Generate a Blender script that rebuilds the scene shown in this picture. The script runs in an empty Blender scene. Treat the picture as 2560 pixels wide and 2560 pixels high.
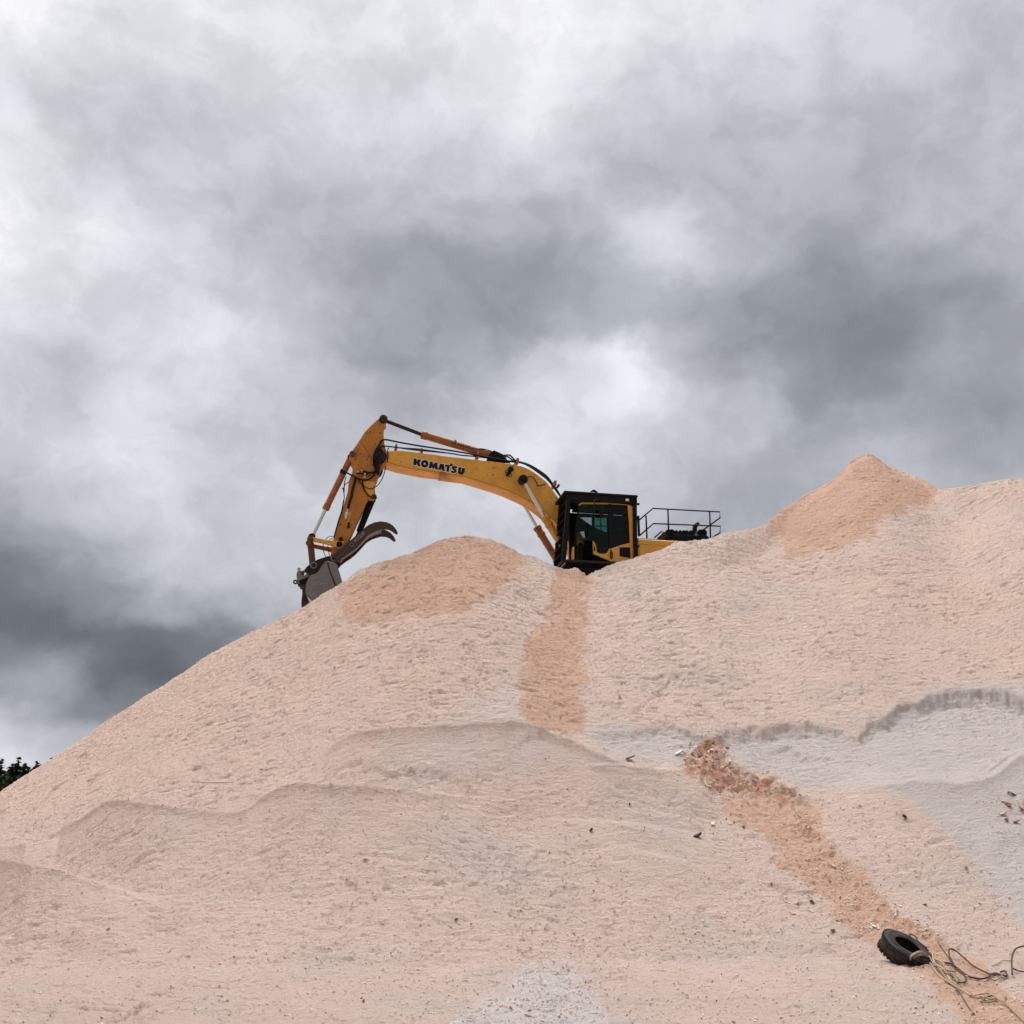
import bpy, bmesh, math, random
import numpy as np
from mathutils import Vector, Matrix

# ------------------------------------------------------------------ camera
F = 2464.0; H = 1.6                       # focal length in photo pixels, eye height
PITCH = math.atan((2060 - 1280) / F)
CP, SP = math.cos(PITCH), math.sin(PITCH)
C = bpy.context.scene
COL = C.collection
cam_d = bpy.data.cameras.new('camera'); cam = bpy.data.objects.new('camera', cam_d); COL.objects.link(cam)
cam.location = (0, 0, H); cam.rotation_euler = (math.radians(90) + PITCH, 0, 0)
cam_d.sensor_width = 36; cam_d.lens = 36 * F / 2560; cam_d.clip_end = 6000; cam_d.clip_start = 0.1
C.camera = cam
C.view_settings.view_transform = 'Standard'; C.view_settings.look = 'None'
C.view_settings.exposure = 0.0; C.view_settings.gamma = 1.0
C.cycles.use_denoising = True
C.cycles.max_bounces = 6

# ------------------------------------------------------------------ world: overcast clouds over a sky texture
def lin(c):
    c = c / 255.0
    return c / 12.92 if c < 0.04045 else ((c + 0.055) / 1.055) ** 2.4
K = 2560 / 1932.0
def proj(x, y, z):
    c = y * CP + (z - H) * SP; b = -y * SP + (z - H) * CP
    return 1280 + F * x / c, 1280 - F * b / c
# cloud brightness over the part of the sky in view (0-255 grey), rows top to bottom, columns left to right
GX = [0,138,276,414,552,690,828,966,1104,1242,1380,1518,1656,1794,1932]
GY = [0,110,220,330,440,520,600,680,760,860,960,1060,1140,1200,1265,1340,1420,1500]
G = [
 [250,246,236,230,230,232,240,250,244,232,226,222,216,210,198],
 [226,214,214,224,230,222,226,238,230,222,216,208,198,194,190],
 [214,208,206,208,212,212,216,230,220,204,192,190,186,184,190],
 [248,216,205,200,192,190,190,198,190,180,178,182,180,182,184],
 [250,238,214,188,176,172,176,170,176,196,178,170,174,178,178],
 [236,226,212,192,180,164,152,148,156,186,172,158,150,162,178],
 [226,212,222,214,198,166,148,144,156,162,150,140,134,148,164],
 [222,192,206,232,202,156,150,172,208,190,156,142,140,160,164],
 [212,200,214,208,200,174,174,210,222,216,186,148,150,160,150],
 [204,222,228,206,194,180,204,224,212,196,180,180,186,168,162],
 [166,184,208,214,208,188,206,206,194,178,166,172,186,186,190],
 [128,146,178,202,208,200,198,200,186,170,160,166,180,186,190],
 [108,118,134,164,186,190,192,194,186,172,162,168,180,186,190],
 [102, 92,100,122,154,176,184,188,184,176,170,174,180,186,190],
 [128,126, 96,108,140,168,180,184,182,176,172,176,180,186,190],
 [150,140,122,122,146,166,176,180,180,176,172,176,180,186,190],
 [206,190,165,146,150,164,172,176,176,174,172,176,180,186,190],
 [214,204,182,160,160,166,172,176,176,174,172,176,180,186,190]]
Ga = np.array(G, float); Ga = 2 + Ga + np.where((Ga < 200) & (Ga > 125), 7, 0)
def sky_grey(u, v):                        # u, v in 1932-pixel photo coordinates
    u = min(max(u, 0), 1932); v = min(max(v, 0), 1500)
    i = max(0, min(np.searchsorted(GX, u) - 1, len(GX) - 2)); j = max(0, min(np.searchsorted(GY, v) - 1, len(GY) - 2))
    fu = (u - GX[i]) / (GX[i+1] - GX[i]); fv = (v - GY[j]) / (GY[j+1] - GY[j])
    return ((Ga[j, i] * (1-fu) + Ga[j, i+1] * fu) * (1-fv) + (Ga[j+1, i] * (1-fu) + Ga[j+1, i+1] * fu) * fv)

world = bpy.data.worlds.new('World'); C.world = world; world.use_nodes = True
nt = world.node_tree; nt.nodes.clear()
N = nt.nodes.new; L = nt.links.new
def mnode(op, a, b=None, c=None, clamp=False):
    n = N('ShaderNodeMath'); n.operation = op; n.use_clamp = clamp
    for i, s in enumerate((a, b, c)):
        if s is None: continue
        if isinstance(s, (int, float)): n.inputs[i].default_value = s
        else: L(s, n.inputs[i])
    return n.outputs[0]
tc = N('ShaderNodeTexCoord')
def noise(scale, detail, rough, vec, dist=0.0):
    n = N('ShaderNodeTexNoise'); n.inputs['Scale'].default_value = scale; n.inputs['Detail'].default_value = detail
    n.inputs['Roughness'].default_value = rough; n.inputs['Distortion'].default_value = dist
    L(vec, n.inputs['Vector']); return n
mp = N('ShaderNodeMapping'); mp.inputs['Scale'].default_value = (1, 1, 1.35); L(tc.outputs['Generated'], mp.inputs['Vector'])
wn = noise(4.2, 6, 0.5, mp.outputs[0])
wn2 = noise(13.0, 7, 0.55, mp.outputs[0], 0.2)
def warp(n, amp):
    s = N('ShaderNodeVectorMath'); s.operation = 'SUBTRACT'; L(n.outputs['Color'], s.inputs[0]); s.inputs[1].default_value = (.5, .5, .5)
    m = N('ShaderNodeVectorMath'); m.operation = 'SCALE'; L(s.outputs[0], m.inputs[0]); m.inputs['Scale'].default_value = amp
    return m.outputs[0]
def vadd(a, b):
    s = N('ShaderNodeVectorMath'); s.operation = 'ADD'; L(a, s.inputs[0]); L(b, s.inputs[1]); return s.outputs[0]
d = vadd(vadd(tc.outputs['Generated'], warp(wn, 0.085)), warp(wn2, 0.075))
nrm = N('ShaderNodeVectorMath'); nrm.operation = 'NORMALIZE'; L(d, nrm.inputs[0])
sep = N('ShaderNodeSeparateXYZ'); L(nrm.outputs[0], sep.inputs[0])
az = mnode('ARCTAN2', sep.outputs[0], sep.outputs[1])
el = mnode('ARCSINE', sep.outputs[2])
azf = mnode('ADD', mnode('MULTIPLY', az, 1 / math.radians(72)), 0.5, clamp=True)
els = [0, 2, 4, 6, 8, 10, 12.2, 14.4, 16.6, 19, 21.4, 23.8, 26.2, 28.6, 31, 34, 37, 40.5, 44]
rows = []
for e in els:
    r = N('ShaderNodeValToRGB'); L(azf, r.inputs[0]); cr = r.color_ramp; cr.interpolation = 'CARDINAL'
    nst = 29
    for i in range(nst):
        azd = -36 + 72 * i / (nst - 1)
        D = (math.sin(math.radians(azd)) * math.cos(math.radians(e)), math.cos(math.radians(azd)) * math.cos(math.radians(e)), math.sin(math.radians(e)))
        u, v = proj(D[0], D[1], D[2] + H)
        g = sky_grey(u / K, v / K)
        k = (g - 95) / 150.0
        # darker cloud is bluer
        rgb = (lin(g * (0.962 + 0.034 * k)), lin(g * (0.996 - 0.000 * k)), lin(min(g * (1.055 - 0.038 * k), 254)))
        el_ = cr.elements[i] if i < len(cr.elements) and i < 1 else (cr.elements[-1] if i == nst - 1 else cr.elements.new(i / (nst - 1)))
        el_.position = i / (nst - 1); el_.color = (*rgb, 1)
    rows.append(r.outputs[0])
def mixc(f, a, b):
    m = N('ShaderNodeMix'); m.data_type = 'RGBA'; L(f, m.inputs[0])
    for s, i in ((a, 6), (b, 7)):
        if isinstance(s, tuple): m.inputs[i].default_value = s
        else: L(s, m.inputs[i])
    return m.outputs[2]
cur = rows[0]
for j in range(1, len(els)):
    mr = N('ShaderNodeMapRange'); mr.interpolation_type = 'SMOOTHSTEP'; L(el, mr.inputs[0])
    mr.inputs[1].default_value = math.radians(els[j-1]); mr.inputs[2].default_value = math.radians(els[j])
    cur = mixc(mr.outputs[0], cur, rows[j])
# brighter rents and darker rags in the cloud: (u, v in the photo, angular radius in degrees, gain)
for bu, bv, br, bg in ((1175,455,1.3,.22),(1230,490,1.3,.16),(1285,530,1.5,.12),(1055,570,.9,.14),(1110,625,1.2,.20),(1180,665,1.2,.16),(1190,700,1.5,.14),(1010,690,1.2,.12),(300,680,1.2,.12),(500,45,2.0,.08),(1350,620,1.8,-.10),(1600,610,2.6,-.08),(110,1262,1.1,.5),(80,1420,1.8,.12),(60,1275,1.3,.14),(395,945,1.1,-.10),(400,1195,1.6,-.06),(1440,760,1.3,.08),(1740,420,1.3,.07),(690,560,1.6,-.05)):
    a_, e_ = (bu * K - 1280) / F, (1280 - bv * K) / F
    c_ = Vector((a_, CP - e_ * SP, SP + e_ * CP)).normalized()
    dt = N('ShaderNodeVectorMath'); dt.operation = 'DOT_PRODUCT'; L(nrm.outputs[0], dt.inputs[0]); dt.inputs[1].default_value = c_
    kk = 1 / (2 * math.radians(br) ** 2) * 2
    ex = mnode('EXPONENT', mnode('MULTIPLY', mnode('SUBTRACT', dt.outputs['Value'], 1.0), kk))
    gn = mnode('MULTIPLY_ADD', ex, bg, 1.0)
    sv = N('ShaderNodeVectorMath'); sv.operation = 'SCALE'; L(cur, sv.inputs[0]); L(gn, sv.inputs['Scale']); cur = sv.outputs[0]
# thin bright cloud overhead
mr = N('ShaderNodeMapRange'); mr.interpolation_type = 'SMOOTHSTEP'; L(el, mr.inputs[0])
mr.inputs[1].default_value = math.radians(48); mr.inputs[2].default_value = math.radians(68)
ZEN = 11.0
cur = mixc(mr.outputs[0], cur, (ZEN, ZEN * 0.985, ZEN * 0.98, 1))
# cloud behind the viewer is bright and even
mb = N('ShaderNodeMapRange'); mb.interpolation_type = 'SMOOTHSTEP'; L(sep.outputs[1], mb.inputs[0])
mb.inputs[1].default_value = 0.35; mb.inputs[2].default_value = -0.25
BK = 0.5
cur = mixc(mb.outputs[0], cur, (BK, BK, BK * 1.0, 1))
# wisps
wf = noise(9.0, 8, 0.55, mp.outputs[0], 0.2)
wf2 = noise(2.2, 7, 0.6, mp.outputs[0], 0.3)
def sstep(s, lo, hi):
    m = N('ShaderNodeMapRange'); m.interpolation_type = 'SMOOTHSTEP'; L(s, m.inputs[0]); m.inputs[1].default_value = lo; m.inputs[2].default_value = hi; m.inputs[3].default_value = -0.5; m.inputs[4].default_value = 0.5
    return m.outputs[0]
wf3 = noise(4.6, 8, 0.52, d, 0.2)
wf4 = noise(17.0, 8, 0.6, d, 0.1)
amp = mnode('MULTIPLY_ADD', sstep(wf3.outputs[0], .34, .66), 0.09, 1.0)
amp = mnode('MULTIPLY_ADD', sstep(wf.outputs[0], .36, .64), 0.10, amp)
amp = mnode('MULTIPLY_ADD', sstep(wf2.outputs[0], .35, .65), 0.05, amp)
amp = mnode('MULTIPLY_ADD', sstep(wf4.outputs[0], .38, .62), 0.13, amp)
sc_ = N('ShaderNodeVectorMath'); sc_.operation = 'SCALE'; L(cur, sc_.inputs[0]); L(amp, sc_.inputs['Scale'])
bgc = N('ShaderNodeBackground'); L(sc_.outputs[0], bgc.inputs[0]); bgc.inputs[1].default_value = 1.0
skyt = N('ShaderNodeTexSky'); skyt.sky_type = 'NISHITA'; skyt.sun_disc = False
SUN_EL, SUN_AZ = 58, -38                   # high, ahead of the camera and to the left, behind thin cloud
skyt.sun_elevation = math.radians(SUN_EL); skyt.sun_rotation = math.radians(SUN_AZ)
bgs = N('ShaderNodeBackground'); L(skyt.outputs[0], bgs.inputs[0]); bgs.inputs[1].default_value = 0.1
mx = N('ShaderNodeMixShader'); mx.inputs[0].default_value = 0.96; L(bgs.outputs[0], mx.inputs[1]); L(bgc.outputs[0], mx.inputs[2])
out = N('ShaderNodeOutputWorld'); L(mx.outputs[0], out.inputs[0])
world.cycles.sampling_method = 'MANUAL'; world.cycles.sample_map_resolution = 1024

sun_d = bpy.data.lights.new('sun', 'SUN'); sun = bpy.data.objects.new('sun', sun_d); COL.objects.link(sun)
sun_d.energy = 1.5; sun_d.angle = math.radians(10); sun_d.color = (1.0, 0.96, 0.92)
sd = Vector((math.sin(math.radians(SUN_AZ)) * math.cos(math.radians(SUN_EL)), math.cos(math.radians(SUN_AZ)) * math.cos(math.radians(SUN_EL)), math.sin(math.radians(SUN_EL))))
sun.rotation_euler = sd.to_track_quat('Z', 'Y').to_euler(); sun.location = sd * 50

# ------------------------------------------------------------------ helpers
def tag(o, label=None, cat=None, group=None, kind=None):
    if label: o['label'] = label
    if cat: o['category'] = cat
    if group: o['group'] = group
    if kind: o['kind'] = kind
    return o
def link(name, me, m=None, parent=None, smooth=False):
    o = bpy.data.objects.new(name, me); COL.objects.link(o)
    if m is not None and len(me.materials) == 0: me.materials.append(m)
    if parent is not None: o.parent = parent
    if smooth: me.shade_smooth()
    return o
def empty(name, loc, rz=0, parent=None):
    o = bpy.data.objects.new(name, None); COL.objects.link(o); o.location = loc; o.rotation_euler = (0, 0, rz)
    o.empty_display_size = 0.3
    if parent: o.parent = parent
    return o

class MatB:
    def __init__(s, name):
        s.m = bpy.data.materials.new(name); s.m.use_nodes = True; s.t = s.m.node_tree
        s.b = s.t.nodes['Principled BSDF']
    def n(s, t, **kw):
        x = s.t.nodes.new(t)
        for k, v in kw.items(): setattr(x, k, v)
        return x
    def l(s, a, b): s.t.links.new(a, b)
def paint(name, col, dirt=(0.12, 0.08, 0.05), rough=0.5, metal=0.0, dirt_amt=0.35, scale=2.5, spots=None, bump=0.02, coat=0.0):
    """painted or bare metal with worn, dirty patches"""
    M = MatB(name); tcn = M.n('ShaderNodeTexCoord')
    n1 = M.n('ShaderNodeTexNoise'); n1.inputs['Scale'].default_value = scale; n1.inputs['Detail'].default_value = 8; n1.inputs['Roughness'].default_value = 0.65
    M.l(tcn.outputs['Object'], n1.inputs['Vector'])
    r = M.n('ShaderNodeMapRange'); M.l(n1.outputs[0], r.inputs[0]); r.inputs[1].default_value = 0.42; r.inputs[2].default_value = 0.78; r.inputs[4].default_value = dirt_amt
    mixn = M.n('ShaderNodeMix', data_type='RGBA'); M.l(r.outputs[0], mixn.inputs[0]); mixn.inputs[6].default_value = (*col, 1); mixn.inputs[7].default_value = (*dirt, 1)
    last = mixn.outputs[2]
    if spots:
        n2 = M.n('ShaderNodeTexNoise'); n2.inputs['Scale'].default_value = 14; n2.inputs['Detail'].default_value = 5
        M.l(tcn.outputs['Object'], n2.inputs['Vector'])
        r2 = M.n('ShaderNodeMapRange'); M.l(n2.outputs[0], r2.inputs[0]); r2.inputs[1].default_value = 0.64; r2.inputs[2].default_value = 0.69
        m2 = M.n('ShaderNodeMix', data_type='RGBA'); M.l(r2.outputs[0], m2.inputs[0]); M.l(last, m2.inputs[6]); m2.inputs[7].default_value = (*spots, 1)
        last = m2.outputs[2]
    M.l(last, M.b.inputs['Base Color'])
    rr = M.n('ShaderNodeMapRange'); M.l(n1.outputs[0], rr.inputs[0]); rr.inputs[3].default_value = max(rough - 0.12, 0.05); rr.inputs[4].default_value = min(rough + 0.2, 1)
    M.l(rr.outputs[0], M.b.inputs['Roughness']); M.b.inputs['Metallic'].default_value = metal
    M.b.inputs['Coat Weight'].default_value = coat
    if max(col) < .03: M.b.inputs['Specular IOR Level'].default_value = .18
    bp = M.n('ShaderNodeBump'); bp.inputs['Strength'].default_value = 0.4; bp.inputs['Distance'].default_value = bump
    n3 = M.n('ShaderNodeTexNoise'); n3.inputs['Scale'].default_value = 9; n3.inputs['Detail'].default_value = 6; M.l(tcn.outputs['Object'], n3.inputs['Vector'])
    M.l(n3.outputs[0], bp.inputs['Height']); M.l(bp.outputs[0], M.b.inputs['Normal'])
    return M.m

# ------------------------------------------------------------------ numpy noise
rng = np.random.RandomState(7)
def _perlin(x, y, seed):
    r = np.random.RandomState(seed); P = 256
    ang = r.rand(P, P) * 2 * np.pi; gx, gy = np.cos(ang), np.sin(ang)
    xi = np.floor(x).astype(int); yi = np.floor(y).astype(int); fx = x - xi; fy = y - yi
    xi &= 255; yi &= 255; x1 = (xi + 1) & 255; y1 = (yi + 1) & 255
    sx = fx * fx * fx * (fx * (fx * 6 - 15) + 10); sy = fy * fy * fy * (fy * (fy * 6 - 15) + 10)
    a = gx[xi, yi] * fx + gy[xi, yi] * fy; b = gx[x1, yi] * (fx - 1) + gy[x1, yi] * fy
    c = gx[xi, y1] * fx + gy[xi, y1] * (fy - 1); e = gx[x1, y1] * (fx - 1) + gy[x1, y1] * (fy - 1)
    return (a + sx * (b - a)) * (1 - sy) + (c + sx * (e - c)) * sy
def fbm(x, y, octs, seed, gain=0.5):
    s = 0; am = 1
    for o in range(octs):
        s = s + am * _perlin(x * 2 ** o + 17.3 * o, y * 2 ** o + 5.1 * o, seed + o); am *= gain
    return s
def smooth(t): t = np.clip(t, 0, 1); return t * t * (3 - 2 * t)
# ------------------------------------------------------------------ the sawdust hill: a height field over (direction a = x/y, depth Y)
def ray(u, v):                              # photo pixel (2560) -> direction with unit depth
    xx = (u - 1280) / F; yy = (1280 - v) / F
    return xx / (CP - yy * SP), (SP + yy * CP) / (CP - yy * SP)     # x per metre depth, z per metre depth
def at(u, v, Y):
    a, e = ray(u, v); return Vector((a * Y, Y, H + e * Y))

# skyline of the pile (1932-pixel photo coordinates) and how far away it stands
SKY = [(-700,1900,22),(-420,1760,22.5),(-200,1625,23.5),(0,1497,24),(50,1465,24),(100,1432,24),(150,1397,24),(200,1362,24),(250,1332,24),(300,1300,24.2),(350,1268,24.2),(400,1232,24.3),
 (450,1206,24.3),(500,1180,24.4),(540,1162,24.4),(575,1147,24.4),(605,1124,24.4),(640,1102,24.5),(680,1074,24.5),(710,1063,24.5),(740,1056,24.6),(800,1031,24.6),(830,1019,24.6),(855,1013,24.7),(890,1013,24.8),(920,1017,24.8),
 (950,1026,24.9),(985,1046,24.9),(1010,1049,25),(1040,1062,25),(1058,1073,25),(1072,1077,25),(1081,1074,25),(1091,1074,25),(1100,1082,25),(1107,1087,25),(1113,1085,25),(1125,1078,25),
 (1144,1071,25),(1172,1061,25),(1200,1052,25),(1222,1045,25.2),(1250,1037,25.2),(1272,1025,25.4),(1310,1021,25.5),(1342,1014,25.6),(1366,1006,25.8),(1400,1002,26.2),(1430,997,26.6),(1445,987,27.0),(1470,966,27.9),(1500,944,29.0),
 (1535,927,30.2),(1570,907,31),(1590,886,31.4),(1606,868,31.7),(1620,858,31.9),(1632,855,32),(1644,857,32),(1660,867,32),(1680,880,31.8),(1705,889,31.4),(1730,900,30.8),(1750,912,30),(1778,925,29.0),
 (1800,921,28.6),(1840,914,28.4),(1870,907,28.2),(1900,902,28),(1932,902,28),(2100,915,27.5),(2300,960,27),(2700,1120,26)]
sa, sY, sz = [], [], []
for u, v, Y in SKY:
    a, e = ray(u * K, v * K); sa.append(a); sY.append(Y); sz.append(H + e * Y)
sa, sY, sz = map(np.array, (sa, sY, sz))

ac = np.concatenate([np.linspace(-1.1, -0.60, 70, endpoint=False), np.linspace(-0.60, 0.60, 1240), np.linspace(0.60, 1.1, 71)[1:]])
yr = np.concatenate([np.linspace(1.5, 8.2, 60, endpoint=False), np.linspace(8.2, 34, 1010), np.linspace(34, 75, 90)[1:]])
A, Y = np.meshgrid(ac, yr, indexing='ij')
Ys = np.interp(ac, sa, sY)[:, None]; Zs = np.interp(ac, sa, sz)[:, None]
X = A * Y
Yt = 12.0 + 0.4 * np.sin(ac * 6)[:, None]
zt = 0.12
Zs_ = np.maximum(Zs, 0.2)
def blur1(f, sig):                          # smooth a skyline curve along the direction axis
    af = np.linspace(-1.3, 1.3, 2601); g = np.interp(af, ac, f); k = int(4 * sig / 0.001)
    w = np.exp(-0.5 * (np.arange(-k, k + 1) * 0.001 / sig) ** 2); w /= w.sum()
    return np.interp(ac, af, np.convolve(np.pad(g, k, mode='edge'), w, mode='valid'))
def profile(sig, sigy):
    zz = blur1(Zs_[:, 0], sig)[:, None]; yy_ = blur1(Ys[:, 0], sigy)[:, None]
    tq = np.clip((Y - Yt) / (yy_ - Yt), 0, 1.25)
    return zt * smooth((Y - 5) / (Yt - 5)) + (zz - zt) * (0.55 * tq ** 1.35 + 0.45 * tq)
Zb = profile(0.085, 0.09); Zm = profile(0.025, 0.05)
t = np.clip((Y - Yt) / (Ys - Yt), 0, 1)
w1 = smooth((t - 0.35) / 0.45)
Z = Zb * (1 - w1) + Zm * w1
col = np.arange(len(ac)); js = np.clip(np.searchsorted(yr, Ys[:, 0]), 0, len(yr) - 1)
corr = (Zs_[:, 0] - Z[col, js])[:, None]
steep = np.where(np.abs(corr) > 0, np.clip(np.abs(corr) / 0.55, 0.6, 5), 1)
Z = Z + corr * smooth(1 - (Ys - Y) / (steep * 1.3 + 0.6))
dd = Y - Ys
plat = np.where(Zs_ > 7.3, 6.25, np.maximum(Zs_ - 1.05, 0))
back = np.maximum(Zs_ - 0.75 * np.maximum(dd - 0.05, 0) , plat)
back = back * (1 - smooth((Y - 38) / 34))
Z = np.where(dd > 0, back, Z)
Z = np.maximum(Z, 0.0)

def sample(Zg, a, y):
    i = np.clip(np.searchsorted(ac, a) - 1, 0, len(ac) - 2); j = np.clip(np.searchsorted(yr, y) - 1, 0, len(yr) - 2)
    fa = (a - ac[i]) / (ac[i+1] - ac[i]); fy = (y - yr[j]) / (yr[j+1] - yr[j])
    return (Zg[i, j] * (1-fa) + Zg[i+1, j] * fa) * (1-fy) + (Zg[i, j+1] * (1-fa) + Zg[i+1, j+1] * fa) * fy
Zbase = Z.copy()
def hit(u, v, lift=0.0, Z=None):                    # where the sight line through a photo pixel (2560) meets the hill
    if Z is None: Z = globals()['Z']
    a, e = ray(u, v); ys = np.linspace(3, 33, 3000)
    zz = sample(Z, a, ys) + lift; zr = H + e * ys
    k = np.nonzero(zz >= zr)[0]
    y = ys[k[0]] if len(k) else 26.0
    return Vector((a * y, y, float(sample(Z, a, y))))

CREST = np.zeros_like(Z)
def feature(pts, kind, wf, wb):
    """pts: (u, v, h) in 1932 coordinates. crest: a lip; scarp: a slipped face below an edge"""
    global Z, CREST
    if kind == 'crest': pts = [(u, v, h * 2.15) for u, v, h in pts]; wf *= 0.75
    if kind == 'scarp': pts = [(u, v, h * 0.42) for u, v, h in pts]
    fa, fy, fh = [], [], []
    for u, v, h in pts:
        p = hit(u * K, v * K, h if kind == 'crest' else 0.0, Zbase)
        fa.append(p.x / p.y); fy.append(p.y); fh.append(h)
    o = np.argsort(fa); fa = np.array(fa)[o]; fy = np.array(fy)[o]; fh = np.array(fh)[o]
    Yc = np.interp(ac, fa, fy); Yc = Yc + (0.13 if kind == 'scarp' else .05) * fbm(ac * 38, ac * 0 + 3.3, 4, 91, .6)
    h = np.interp(ac, fa, fh, left=0, right=0)
    tt = Y - Yc[:, None] + (.10 if kind == 'scarp' else .035) * fbm(X * 1.9, Y * 1.9 + Yc[:, None], 3, 404, .6); h = h[:, None]
    if kind == 'crest':
        dz = h * np.where(tt < 0, 0.74 * np.exp(-(tt / (wf * 1.25)) ** 2) + 0.26 * np.exp(tt / 0.13), np.exp(-(tt / wb) ** 2))
    else:
        dz = -h * np.where(tt < 0, np.exp(tt / wf) * smooth(-tt / (wb + .10)), 0) - np.minimum(h, .25) * .40 * np.exp(-((tt + .07) / .06) ** 2) * np.clip(.5 + 2.2 * _perlin(X * 2.3, Y * 0 + .7, 55), 0, 1)
    if kind == 'crest': CREST = np.maximum(CREST, np.exp(-(np.where(tt < 0, tt / .55, tt / .35)) ** 2) * np.clip(h / .15, 0, 1))
    if kind == 'crest':                      # a mound laid over what is there
        Z = Z + np.maximum(0, Zbase + dz - Z) * smooth(dz / .07)
    else: Z = Z + dz * (1 + .22 * fbm(X * 4.5, Y * 17, 4, 505, .65) + .25 * fbm(X * 1.3, Y * 2, 2, 515))

# upper right: slipped grey faces with an overhanging edge
feature([(1060,1368,0),(1120,1374,.14),(1180,1376,.24),(1250,1362,.34),(1300,1378,.40),(1340,1388,.40),(1400,1376,.46),(1450,1368,.52),(1500,1364,.52),(1540,1366,.45),(1575,1376,.38),(1620,1388,.32),(1650,1362,.35),(1700,1328,.50),(1760,1306,.62),(1820,1300,.66),(1880,1302,.6),(1932,1312,.6),(2100,1330,.4)], 'scarp', 1.3, 0.14)
# grey mound before it, right
feature([(1560,1500,0),(1620,1490,.06),(1680,1478,.14),(1740,1470,.16),(1800,1478,.14),(1850,1470,.14),(1932,1420,.16),(2050,1400,0)], 'crest', 1.2, 0.5)
# middle mound
feature([(585,1455,0),(610,1425,.06),(640,1402,.16),(680,1382,.26),(760,1372,.30),(850,1366,.32),(960,1359,.36),(1010,1364,.36),(1060,1380,.34),(1110,1408,.28),(1160,1432,.20),(1220,1450,.12),(1300,1462,.0)], 'crest', 1.3, 0.30)
# reddish slip edge
feature([(1290,1440,0),(1330,1462,.12),(1400,1466,.22),(1450,1470,.26),(1500,1480,.24),(1530,1500,.16),(1560,1510,0)], 'scarp', 0.9, 0.10)
feature([(1440,1520,0),(1500,1545,.10),(1530,1562,.16),(1560,1590,.14),(1600,1640,.12),(1660,1700,.1),(1740,1760,.08),(1800,1800,0)], 'scarp', 0.7, 0.10)
# ledge D
feature([(930,1492,0),(970,1470,.10),(1010,1456,.16),(1060,1447,.20),(1110,1441,.22),(1170,1442,.2),(1230,1450,.15),(1300,1462,.08),(1360,1480,0)], 'crest', 0.8, 0.30)
feature([(980,1500,0),(1040,1478,.06),(1120,1468,.08),(1200,1475,.08),(1290,1492,.05),(1330,1500,0)], 'crest', 0.4, 0.2)
# crest C, lower left
feature([(90,1580,0),(120,1562,.10),(150,1543,.18),(175,1526,.24),(200,1514,.28),(250,1510,.30),(300,1516,.28),(350,1524,.24),(400,1531,.20),(440,1532,.2),(475,1524,.22),(500,1503,.26),(530,1486,.30),(560,1479,.32),(620,1477,.32),(700,1483,.28),(780,1492,.22),(850,1503,.14),(950,1520,.05),(1000,1528,0)], 'crest', 1.1, 0.28)
feature([(-200,1600,.1),(0,1597,.1),(50,1592,.12),(100,1583,.08),(140,1570,0)], 'crest', 0.7, 0.3)
feature([(470,1500,0),(560,1500,.06),(680,1502,.07),(800,1512,.04),(900,1520,0)], 'crest', 0.3, 0.15)
# crest B
feature([(-300,1600,.3),(-100,1610,.30),(0,1622,.30),(60,1632,.28),(130,1648,.22),(200,1670,.14),(270,1700,.05),(330,1740,0)], 'crest', 0.75, 0.5)
feature([(-100,1660,.2),(60,1660,.2),(130,1680,.12),(190,1700,0)], 'scarp', 0.9, 0.2)
feature([(540,1484,0),(580,1480,.10),(680,1484,.14),(780,1494,.14),(860,1506,.10),(920,1516,0)], 'scarp', 0.4, 0.04)
feature([(955,1486,0),(1000,1466,.12),(1060,1452,.14),(1140,1447,.12),(1230,1452,.12),(1290,1458,0)], 'scarp', 0.4, 0.04)
feature([(670,1386,0),(700,1380,.08),(800,1372,.08),(900,1366,.06),(960,1362,0)], 'scarp', 0.3, 0.04)
feature([(150,1550,0),(200,1520,.07),(270,1517,.08),(330,1530,0)], 'scarp', 0.3, 0.04)
feature([(1630,1500,0),(1680,1486,.1),(1750,1474,.12),(1830,1490,.1),(1880,1520,0)], 'scarp', 0.5, 0.06)
feature([(1170,1345,0),(1200,1335,.10),(1240,1308,.12),(1265,1275,.14),(1285,1268,.10),(1300,1290,0)], 'scarp', 0.35, 0.05)
feature([(1290,1335,0),(1320,1322,.08),(1345,1305,0)], 'scarp', 0.3, 0.05)
feature([(1180,1430,0),(1130,1420,.0),(1260,1445,.12),(1300,1452,0)], 'scarp', 0.4, 0.05)
feature([(1840,1478,0),(1870,1455,.18),(1900,1430,.2),(1932,1412,.2),(2000,1400,0)], 'scarp', 0.5, 0.05)
feature([(1380,1395,0),(1440,1390,.12),(1500,1402,.16),(1560,1420,.1),(1600,1440,0)], 'scarp', 0.5, 0.08)
feature([(1070,1372,0),(1130,1385,.1),(1200,1395,.12),(1290,1400,.1),(1310,1400,0)], 'scarp', 0.5, 0.08)
feature([(690,1070,0),(680,1200,0),(700,1230,.0)], 'scarp', 0.5, 0.08)
feature([(880,1455,.0),(930,1448,.06),(980,1440,0)], 'crest', 0.3, 0.1)
feature([(1060,1480,0),(1100,1475,.05),(1180,1480,.05),(1210,1492,0)], 'crest', 0.25, 0.12)
feature([(860,1400,0),(960,1398,.05),(1060,1405,.05),(1140,1425,0)], 'crest', 0.3, 0.15)
feature([(1090,1528,0),(1180,1522,.07),(1300,1545,.05),(1340,1560,0)], 'crest', 0.35, 0.15)
feature([(620,1640,0),(760,1620,.06),(900,1650,0)], 'crest', 0.4, 0.25)
feature([(60,1760,0),(160,1745,.08),(260,1770,0)], 'crest', 0.4, 0.25)
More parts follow.
